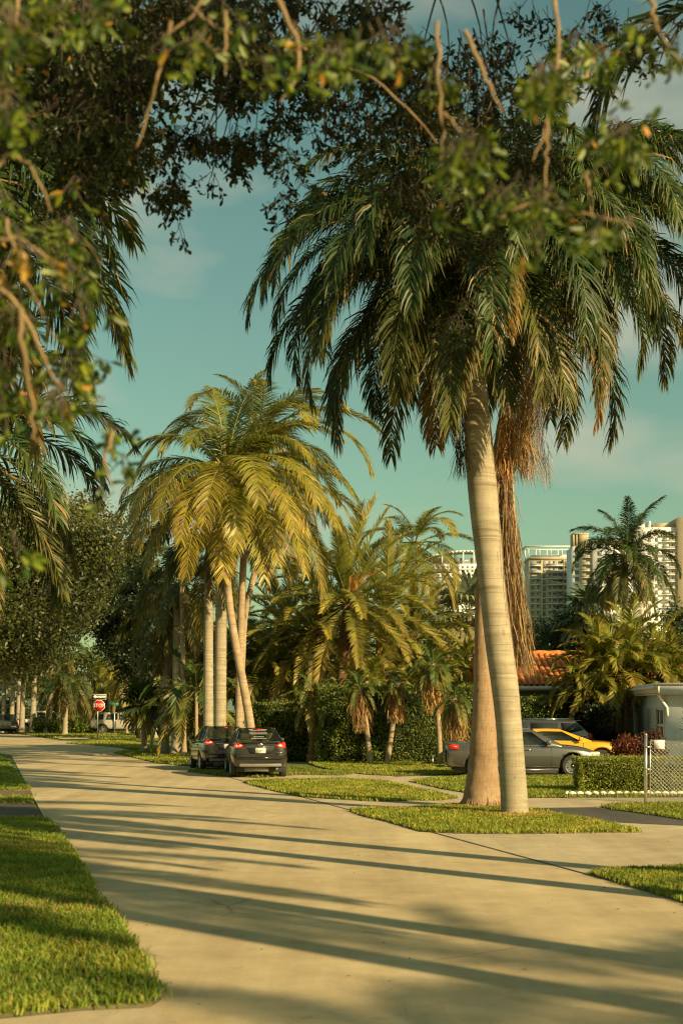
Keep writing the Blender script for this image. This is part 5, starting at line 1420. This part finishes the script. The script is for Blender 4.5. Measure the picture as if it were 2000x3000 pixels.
TRK = dict(SUV); TRK.update(w=1.0, wr=.40, wheels=(-1.75, 1.85),
  body=[(-2.90, .62, 1.10, 1.16, .92), (-2.86, .55, 1.14, 1.18, .98), (-2.4, .50, 1.15, 1.18, 1.0), (-1.4, .48, 1.15, 1.18, 1.0), (-.6, .46, 1.15, 1.18, 1.0), (.4, .46, 1.15, 1.18, 1.0), (1.4, .46, 1.15, 1.22, 1.0), (2.2, .48, 1.14, 1.20, .98), (2.7, .50, 1.05, 1.10, .92), (2.9, .55, .9, .95, .78)],
  gh=dict(xr0=-.95, xr1=-.80, xf1=.75, xf0=1.6, zb=1.16, zr=1.88, wb=.90, wr=.74),
  win=[[(-.75, 1.22), (.02, 1.22), (.02, 1.78), (-.7, 1.78)], [(.12, 1.22), (1.2, 1.20), (.75, 1.77), (.12, 1.78)]], mirror=1.1, doors=(-.85, .07, 1.2), handles=(-.55, .35), tail=[(.80, .85, .0), (.97, .85, .06), (.97, 1.12, .06), (.82, 1.12, .0)])
t = car('pickup_truck', 'white pickup truck parked behind the far royal trunks', (farx(125, 126), 127, 0), 12, TRK, M['p_white'], cat='pickup truck')
t = car('sedan', 'dark sedan behind the green shrubs next to the white pickup', (farx(200, 123), 124, 0), 10, BM, M['p_charcoal'])
t = car('sedan', 'dark blue sedan behind the young fan palm trunk', (farx(425, 110), 111, 0), -80, BM, M['p_blue'])

# ============================================================ SIGNS
x, y = g(286, 2172)
t = thing('stop_sign', 'red stop sign with one way plate on a thin steel post at the corner', 'road sign', (x, y, 0))
zc = H - (2068 - 2080) / (F / y)
dx = .09
part(t, 'post', M['alu'], (-.03, -.02, 0, .03, .02, zc + .75))
def octo(r): return [(dx + r * math.cos(R(22.5 + 45 * i)), r * math.sin(R(22.5 + 45 * i))) for i in range(8)]
def disc(t, name, pts, y0, y1, mat, zc):
    b = MB(); n = len(pts); V = [(p[0], y0, zc + p[1]) for p in pts] + [(p[0], y1, zc + p[1]) for p in pts]
    b.add(V, [tuple(range(n)), tuple(range(n, 2 * n))[::-1]] + [(i, n + i, n + (i + 1) % n, (i + 1) % n) for i in range(n)]); return b.obj(name, mat, t)
pl = disc(t, 'stop_plate', octo(.395), -.035, -.025, M['paper'], zc)
disc(pl, 'red_face', octo(.365), -.040, -.036, M['red'], zc)
lettering('stop_lettering', 'STOP', .33, M['paper'], pl, (dx, -.043, zc), (R(90), 0, 0), .88)
zo = zc + .57
ow = disc(t, 'one_way_plate', [(dx - .46, -.165), (dx + .46, -.165), (dx + .46, .165), (dx - .46, .165)], -.035, -.025, M['paper'], zo)
disc(ow, 'black_face', [(dx - .435, -.14), (dx + .435, -.14), (dx + .435, .14), (dx - .435, .14)], -.040, -.036, M['black'], zo)
disc(ow, 'arrow', [(dx - .41, 0), (dx - .22, -.12), (dx - .22, -.06), (dx + .40, -.06), (dx + .40, .06), (dx - .22, .06), (dx - .22, .12)], -.045, -.041, M['paper'], zo)
lettering('one_way_lettering', 'ONE WAY', .12, M['black'], ow, (dx + .09, -.049, zo), (R(90), 0, 0), .95)
x, y = g(335, 2166)
t = thing('street_name_sign', 'green street name sign on a pale post in front of the champagne suv', 'street sign', (x, y, 0))
zt2 = H + 14 / (F / y)
part(t, 'post', M['galv'], (-.035, -.03, 0, .035, .03, zt2))
gp = part(t, 'name_plate', M['sgreen'], (-.40, -.012, zt2 - .05, .28, .012, zt2 + .19))
part(t, 'base', M['drive'], (-.3, -.2, -.01, .3, .2, .05))

# ============================================================ FENCE, EDGING
x0 = 6.54; y0 = 30.6
t = thing('chain_link_fence', 'galvanised chain link fence with a paper notice at the right edge', 'fence', (x0, y0, 0))
ftop = 1.40
b = MB(); b.tube([(0, 0, -.03), (0, 0, ftop + .05)], .035, 14); b.tube([(0, 0, ftop + .05), (0, 0, ftop + .075), (0, 0, ftop + .10)], [.04, .036, .012], 14); b.obj('post', M['galv'], t, True)
b = MB(); b.tube([(3.2, 0, -.03), (3.2, 0, ftop)], .03, 12); b.obj('post', M['galv'], t, True)
b = MB(); b.tube([(.10, 0, ftop - .06), (4.6, 0, ftop - .06)], .02, 10); b.obj('top_rail', M['galv'], t, True)
b = MB(); b.tube([(.10, 0, .16), (.10, 0, ftop - .06)], .014, 8); b.obj('tension_bar', M['galv'], t, True)
for z in (ftop - .2, .72, .25): part(t, 'clamp', M['galv'], (-.04, -.045, z - .015, .11, -.030, z + .015))
W0, W1, Z0, Z1 = .10, 4.6, .16, ftop - .06; st = .082; b = MB()
kk = 0
for s in (1, -1):
    c0_ = -(Z1 - Z0) if s > 0 else 0
    q = W0 - (Z1 - Z0)
    while q < W1 + (Z1 - Z0):
        # line x = q + s*(z-Z0)
        za, zb2 = Z0, Z1
        xa, xb = (q, q + (Z1 - Z0)) if s > 0 else (q + (Z1 - Z0), q)
        def clip(xa, za, xb, zb):
            if xa > xb: xa, za, xb, zb = xb, zb, xa, za
            if xb < W0 or xa > W1: return None
            if xa < W0: za += (zb - za) * (W0 - xa) / (xb - xa); xa = W0
            if xb > W1: zb = za + (zb - za) * (W1 - xa) / (xb - xa); xb = W1
            return xa, za, xb, zb
        cc = clip(xa, za, xb, zb2)
        if cc and cc[2] - cc[0] > .03: b.tube([(cc[0], s * .004, cc[1]), (cc[2], s * .004, cc[3])], .0032, 4, False)
        q += st
b.obj('chain_link_mesh', M['galv'], t, kind='stuff')
pn = part(t, 'notice', M['paper'], (.17, -.024, ftop - .245, .40, -.020, ftop - .05))
b = MB(); b.tube([(.285 + .05 * math.cos(a), -.027, ftop - .15 + .03 * math.sin(a)) for a in np.linspace(.4, 6, 14)], .0025, 4, False); b.obj('notice_print', M['greyplastic'], pn)
# white scalloped edging: every scallop is a piece
t = thing('scalloped_edging', 'row of white scalloped edging blocks at the foot of the low hedge', 'garden edging', (5.2, 33.0, 0))
sm = MB(); th = np.linspace(0, PI, 9); r_ = .088
pts = [(-r_, 0)] + [(-r_ * math.cos(a), .045 + .065 * math.sin(a)) for a in th] + [(r_, 0)]
n = len(pts); V = [(p[0], -.03, p[1]) for p in pts] + [(p[0], .03, p[1]) for p in pts]
sm.add(V, [tuple(range(n))[::-1], tuple(range(n, 2 * n))] + [(i, (i + 1) % n, n + (i + 1) % n, n + i) for i in range(n)])
me = sm.mesh('scallop', M['white']); rr_ = random.Random(3)
for i in range(30):
    o = put('scallop', me, t, (.15 + i * .18, rr_.uniform(-.01, .01), 0)); o.rotation_euler = (rr_.uniform(-.03, .03), rr_.uniform(-.02, .02), rr_.uniform(-.05, .05))
o = put('scallop', me, t, (.03, .03, 0)); o.rotation_euler = (0, -.35, 1.2)
part(t, 'edging_base', M['white'], (.05, -.028, -.01, 5.5, .028, .03))
# thin stake near the hedge
t = thing('garden_stake', 'thin pale stake standing in front of the tall hedge', 'stake', (*g(1267, 2252), 0)); part(t, 'stake', M['galv'], (-.015, -.01, 0, .015, .01, .45))
t['label'] = 'thin pale stake in front of the tall hedge'
# cables
for k, (pa, da, pb_, db_, lab) in enumerate((((1480, 1672), 150, (2300, 1800), 118, 'upper thin overhead cable crossing the right-hand towers'), ((1700, 1730), 150, (2300, 1825), 118, 'lower thin overhead cable in front of the right-hand trees'), ((-200, 1938), 130, (620, 1938), 118, 'thin overhead cable below the live oak'))):
    a = W(*pa, da); c = W(*pb_, db_); b = MB(); b.tube([tuple(a.lerp(c, u) - Vector((0, 0, .5 * 4 * u * (1 - u)))) for u in np.linspace(0, 1, 14)], .025, 5, False)
    o = b.obj('overhead_cable', M['cable'] if k == 2 else M['galv']); tag(o, lab, 'cable', None)
# ============================================================ FOREGROUND OAK (leans over the street from the left verge)
t = thing('oak_tree', 'overhanging oak with drooping leafy branches framing the top and left of the view', 'tree', (-5.4, 7.0, 0))
OO = np.array(t.location)
def w(px, py, d): return np.array(W(px, py, d)) - OO
tb = MB(); tb.tube([(0, 0, -.1), (0, 0, 1), (.1, .3, 2.6), (.3, .9, 4.0)], [.55, .40, .36, .34], 16); tb.obj('trunk', M['bark'], t, True)
r = np.random.default_rng(77)
def bez(pts, n=14):
    P_ = np.array(pts); u = np.linspace(0, 1, len(P_)); v = np.linspace(0, 1, n)
    Q = np.stack([np.interp(v, u, P_[:, i]) for i in range(3)], 1)
    for _ in range(3): Q[1:-1] = (Q[:-2] + Q[2:] + 2 * Q[1:-1]) / 4
    return Q
def limb(name, pts, r0, r1, mat='bark', wob=.02, n=16, seg=8):
    Q = bez(pts, n); Q[1:-1] += r.normal(0, wob, (n - 2, 3)); b = MB(); b.tube(Q, np.linspace(r0, r1, n), seg, False); b.obj(name, M[mat], t, True); return Q
base = np.array([.3, .9, 3.9])
# big dark limb seen against the sky
L1 = limb('limb', [base, w(-250, 420, 11.5), w(120, 330, 11.5), w(300, 260, 11.6), w(480, 170, 12), w(560, 80, 12.2), w(640, -60, 12.5)], .30, .12, n=22)
L2 = limb('limb', [w(400, 215, 11.8), w(600, 130, 12), w(800, 150, 12.3), w(950, 190, 12.4), w(1150, 250, 12.5)], .07, .03)
L3 = limb('limb', [base, (3.0, -1.5, 6.2), (6, -1, 7.2), (8.5, -.5, 7.8)], .26, .08)
L4 = limb('limb', [base, (2.5, .5, 6.6), (5.0, 1.5, 8.0), (8, 2.5, 9)], .24, .08)
L5 = limb('limb', [base, (0, 3.5, 6.3), (1.0, 6.5, 7.6), (3.5, 8, 8.5)], .22, .07)

FB = {'mid': MB(), 'near': MB()}
TW = {'mid': MB(), 'near': MB()}
def cluster(layer, p, size, nleaf, leaf, c0, c1, drop=.8):
    """a drooping twig with whorled leaves near its tip"""
    d = nrm(np.array([r.normal(0, .55), r.normal(0, .55), -drop + r.normal(0, .3)]))
    tip = p + d * size
    TW[layer].tube([p, (p + tip) / 2 + r.normal(0, size * .06, 3), tip], [.004, .003, .0015] if layer == 'mid' else [.0035, .0025, .0015], 3, False)
    u = r.uniform(.25, 1, nleaf) ** .6
    P_ = p + (tip - p) * u[:, None] + r.normal(0, size * .02, (nleaf, 3))
    D = nrm(d * .75 + r.normal(0, .62, (nleaf, 3)))
    k = r.uniform(0, 1, (nleaf, 1)); k2 = (r.uniform(0, 1, (nleaf, 1)) < .02)
    col = np.array(c0) * (1 - k) + np.array(c1) * k
    col = np.where(k2, np.array([.42, .22, .03]), col)
    Lf = leaf * r.uniform(.65, 1.2, nleaf)
    leafcloud(FB[layer], P_, D, Lf, Lf * .42, col, r)
GM0, GM1 = (.014, .027, .008), (.055, .068, .016)  # dark pair for the mid leaves, their shade put into the colour
GN0, GN1 = (.022, .062, .009), (.15, .19, .015)  # lighter pair for the near leaves, sunlight put into the colour
def region(layer, cx, cy, rx, ry, d0, d1, n, size, nleaf, leaf, power=.5, c=None):
    n = int(n * ((.26 if cx > 900 else .36) if layer == 'near' else (.46 if cy < 330 else .9)))
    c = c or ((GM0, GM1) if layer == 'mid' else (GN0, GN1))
    nsub = max(3, n // 16)
    a = r.uniform(0, 2 * PI, nsub); q = r.uniform(0, 1, nsub) ** power
    SX, SY, SD = cx + rx * q * np.cos(a), cy + ry * q * np.sin(a), r.uniform(d0, d1, nsub)
    for i in range(n):
        k = r.integers(0, nsub); s = .17 if layer == 'mid' else .15
        cluster(layer, w(SX[k] + r.normal(0, s * rx * .9), SY[k] + r.normal(0, s * ry * .9), SD[k] + r.normal(0, .15)), size, nleaf, leaf, *c)
# --- mid layer: canopy shade put into dark leaf colours, against the sky
for a in [
 (150, 60, 330, 130, 8.5, 12.5, 900), (480, 40, 330, 110, 9, 13, 700), (860, 70, 300, 130, 10, 13, 800),
 (130, 260, 260, 140, 9, 12.5, 800), (380, 230, 150, 110, 10.5, 12.5, 330), (340, 380, 70, 130, 11, 12.5, 150), (230, 420, 160, 120, 10, 12, 420),
 (360, 490, 40, 60, 11.5, 12, 45), (300, 560, 30, 30, 11.5, 12, 8),
 (620, 200, 130, 120, 11.5, 13.5, 300), (790, 210, 140, 130, 11.5, 13.5, 330), (565, 370, 60, 90, 11.8, 12.8, 70), (505, 470, 45, 60, 12, 12.6, 40), (470, 540, 22, 26, 12, 12.5, 11), (515, 590, 14, 30, 12.2, 12.5, 10), (522, 650, 6, 14, 12.3, 12.4, 4),
 (660, 400, 45, 90, 12, 13, 48), (735, 400, 45, 90, 12, 13, 40), (830, 400, 34, 110, 12, 13, 46), (825, 560, 22, 34, 12.3, 12.8, 13), (836, 640, 8, 18, 12.4, 12.7, 5), (880, 535, 22, 12, 12.4, 12.7, 5), (610, 500, 30, 20, 12.4, 12.7, 5),
 (1080, 200, 200, 240, 11.5, 13.5, 650), (1250, 350, 200, 240, 12, 14, 420), (1300, 600, 190, 180, 12.5, 14, 200), (1330, 860, 110, 120, 13, 14, 46), (1480, 300, 220, 260, 12, 14, 480), (1650, 120, 240, 120, 12, 14, 380)]:
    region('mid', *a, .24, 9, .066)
# --- near layer: sunlight put into lighter leaf colours, close and out of focus
for a in [
 (60, 120, 200, 180, 4.2, 6.5, 150), (330, 40, 240, 60, 4.2, 6.2, 70), (60, 420, 150, 220, 4.4, 6.2, 140), (170, 560, 80, 120, 5, 6, 50),
 (70, 760, 110, 200, 4.4, 6.0, 120), (160, 900, 100, 150, 4.6, 6.2, 90), (230, 1080, 80, 110, 4.8, 5.8, 90), (320, 1200, 62, 60, 5.0, 5.6, 26), (345, 1300, 34, 60, 5, 5.5, 14), (330, 1440, 16, 18, 5, 5.2, 4), (60, 1160, 90, 150, 4.6, 5.8, 70), (30, 1580, 46, 34, 4.2, 4.6, 9),
 (700, 120, 190, 120, 4.5, 6.5, 60), (820, 90, 60, 110, 4.6, 5.6, 30), (1100, 130, 200, 150, 4.2, 6.5, 130), (1280, 320, 160, 180, 4.2, 6, 120), (1360, 430, 110, 100, 4.2, 5.2, 50),
 (1560, 170, 200, 150, 4.2, 6.2, 170), (1680, 280, 160, 160, 4.4, 6.2, 140), (1520, 480, 130, 130, 4.4, 5.8, 80), (1620, 600, 110, 80, 4.4, 5.6, 60), (1760, 640, 110, 40, 4.4, 5.4, 34), (1560, 700, 60, 60, 4.4, 5.2, 20), (1790, 480, 60, 50, 4.6, 5.4, 16), (1930, 110, 70, 100, 4.2, 5.4, 34), (1330, 560, 60, 60, 4.4, 5.2, 16)]:
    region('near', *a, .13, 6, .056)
# orange-yellow leaf tangle at the left
region('near', 70, 700, 90, 130, 4.2, 4.8, 22, .14, 5, .05, c=((.16, .11, .02), (.38, .24, .035)))
# visible pale branches
for pts in [
 [(60, -40, 5.5), (40, 100, 5.5), (-20, 250, 5.5)],
 [(620, -60, 5.2), (560, 60, 5.2), (480, 100, 5.2), (430, 170, 5.3)], [(560, 20, 5.2), (600, 60, 5.1), (680, 100, 5.0)],
 [(500, 60, 5.3), (470, 200, 5.3), (430, 330, 5.4), (400, 430, 5.4)],
 [(-60, 820, 4.6), (40, 860, 4.6), (110, 1000, 4.6), (150, 1100, 4.7), (190, 1150, 4.7)],
 [(20, 640, 4.7), (60, 800, 4.7), (130, 920, 4.8), (160, 1010, 4.8)],
 [(60, 900, 4.3), (62, 1050, 4.3), (95, 1190, 4.4), (90, 1250, 4.4), (130, 1330, 4.4)],
 [(-30, 500, 4.8), (40, 440, 4.8), (110, 500, 4.8), (150, 620, 4.8)], [(0, 700, 4.6), (60, 690, 4.6), (150, 760, 4.7), (200, 860, 4.7)],
 [(660, 30, 5.0), (660, 220, 5.0)], [(800, -20, 5.0), (880, 120, 5.0), (870, 240, 5.0), (820, 300, 5.0)],
 [(860, 130, 7.0), (1000, 180, 7.0), (1110, 240, 7.0), (1220, 340, 7.0), (1280, 420, 7.1)],
 [(1360, 90, 5.0), (1420, 220, 5.0), (1450, 290, 5.0), (1470, 330, 5.0)],
 [(1280, 60, 4.9), (1290, 260, 4.9), (1300, 420, 4.9), (1290, 480, 4.9)], [(1300, 330, 4.9), (1360, 400, 4.8), (1400, 410, 4.8)],
 [(1620, -30, 5.2), (1640, 150, 5.1), (1610, 330, 5.0), (1580, 430, 5.0), (1560, 470, 5.0)],
 [(1600, 350, 5.0), (1600, 480, 5.0), (1590, 620, 5.0)], [(1460, 640, 4.8), (1560, 590, 4.8), (1650, 610, 4.8), (1860, 660, 4.8)],
 [(1720, 500, 5.0), (1730, 600, 5.0), (1750, 700, 5.0)], [(1900, -20, 4.9), (1930, 100, 4.9), (1990, 180, 4.9)],
 [(1180, 230, 12.3), (1220, 420, 12.4), (1240, 500, 12.5)], [(330, 1260, 5.1), (300, 1350, 5.1), (330, 1430, 5.1)]]:
    limb('branch', [w(*p) for p in pts], r.uniform(.006, .011), .003, 'twig', .004, 14, 6)
# thin twigs tying the clusters to the limbs
for i in range(90):
    px = r.uniform(0, 1500); py = r.uniform(-60, 240) if px > 350 else r.uniform(-60, 450)
    a = w(px, py, 12); b_ = a + np.array([r.normal(0, .3), r.normal(0, .3), -r.uniform(.3, 1.1)])
    TW['mid'].tube(bez([a, (a + b_) / 2 + r.normal(0, .1, 3), b_], 6), np.linspace(.010, .003, 6), 3, False)
TW['mid'].obj('twigs', M['bark'], t, kind='stuff'); TW['near'].obj('near_twigs', M['bark'], t, kind='stuff')
FB['mid'].obj('foliage', M['oakleaf'], t, kind='stuff'); FB['near'].obj('near_foliage', M['oakleaf'], t, kind='stuff')
# unseen crown masses added above and beside the view to shade branches and palms
cb = MB()
for (c, rad, n) in (((2.5, 0.5, 8.6), (3.8, 3.8, 1.6), 9000), ((7.0, 1.0, 9.2), (3.6, 3.6, 1.6), 8000), ((10.0, -1.5, 8.8), (3.0, 3.0, 1.5), 5000), ((2.0, 7.0, 8.8), (3.2, 2.6, 1.4), 6000), ((-1.5, 1.0, 7.5), (3.2, 4, 2.0), 6000), ((3.6, 7.6, 12.3), (3.0, 2.8, 1.3), 9000), ((9.4, 3.0, 10.9), (2.6, 2.6, 2.4), 12000)):
    d = nrm(r.normal(0, 1, (n, 3))); q = r.uniform(0, 1, (n, 1)) ** .4
    sub = nrm(r.normal(0, 1, (26, 3))); P_ = np.array(c) + (d * .4 + sub[r.integers(0, 26, n)] * .65) * q * np.array(rad)
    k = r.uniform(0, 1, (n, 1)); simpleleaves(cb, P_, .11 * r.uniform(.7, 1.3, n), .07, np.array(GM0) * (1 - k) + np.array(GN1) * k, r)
cb.obj('shade_crown', M['oakleaf'], t, kind='stuff')
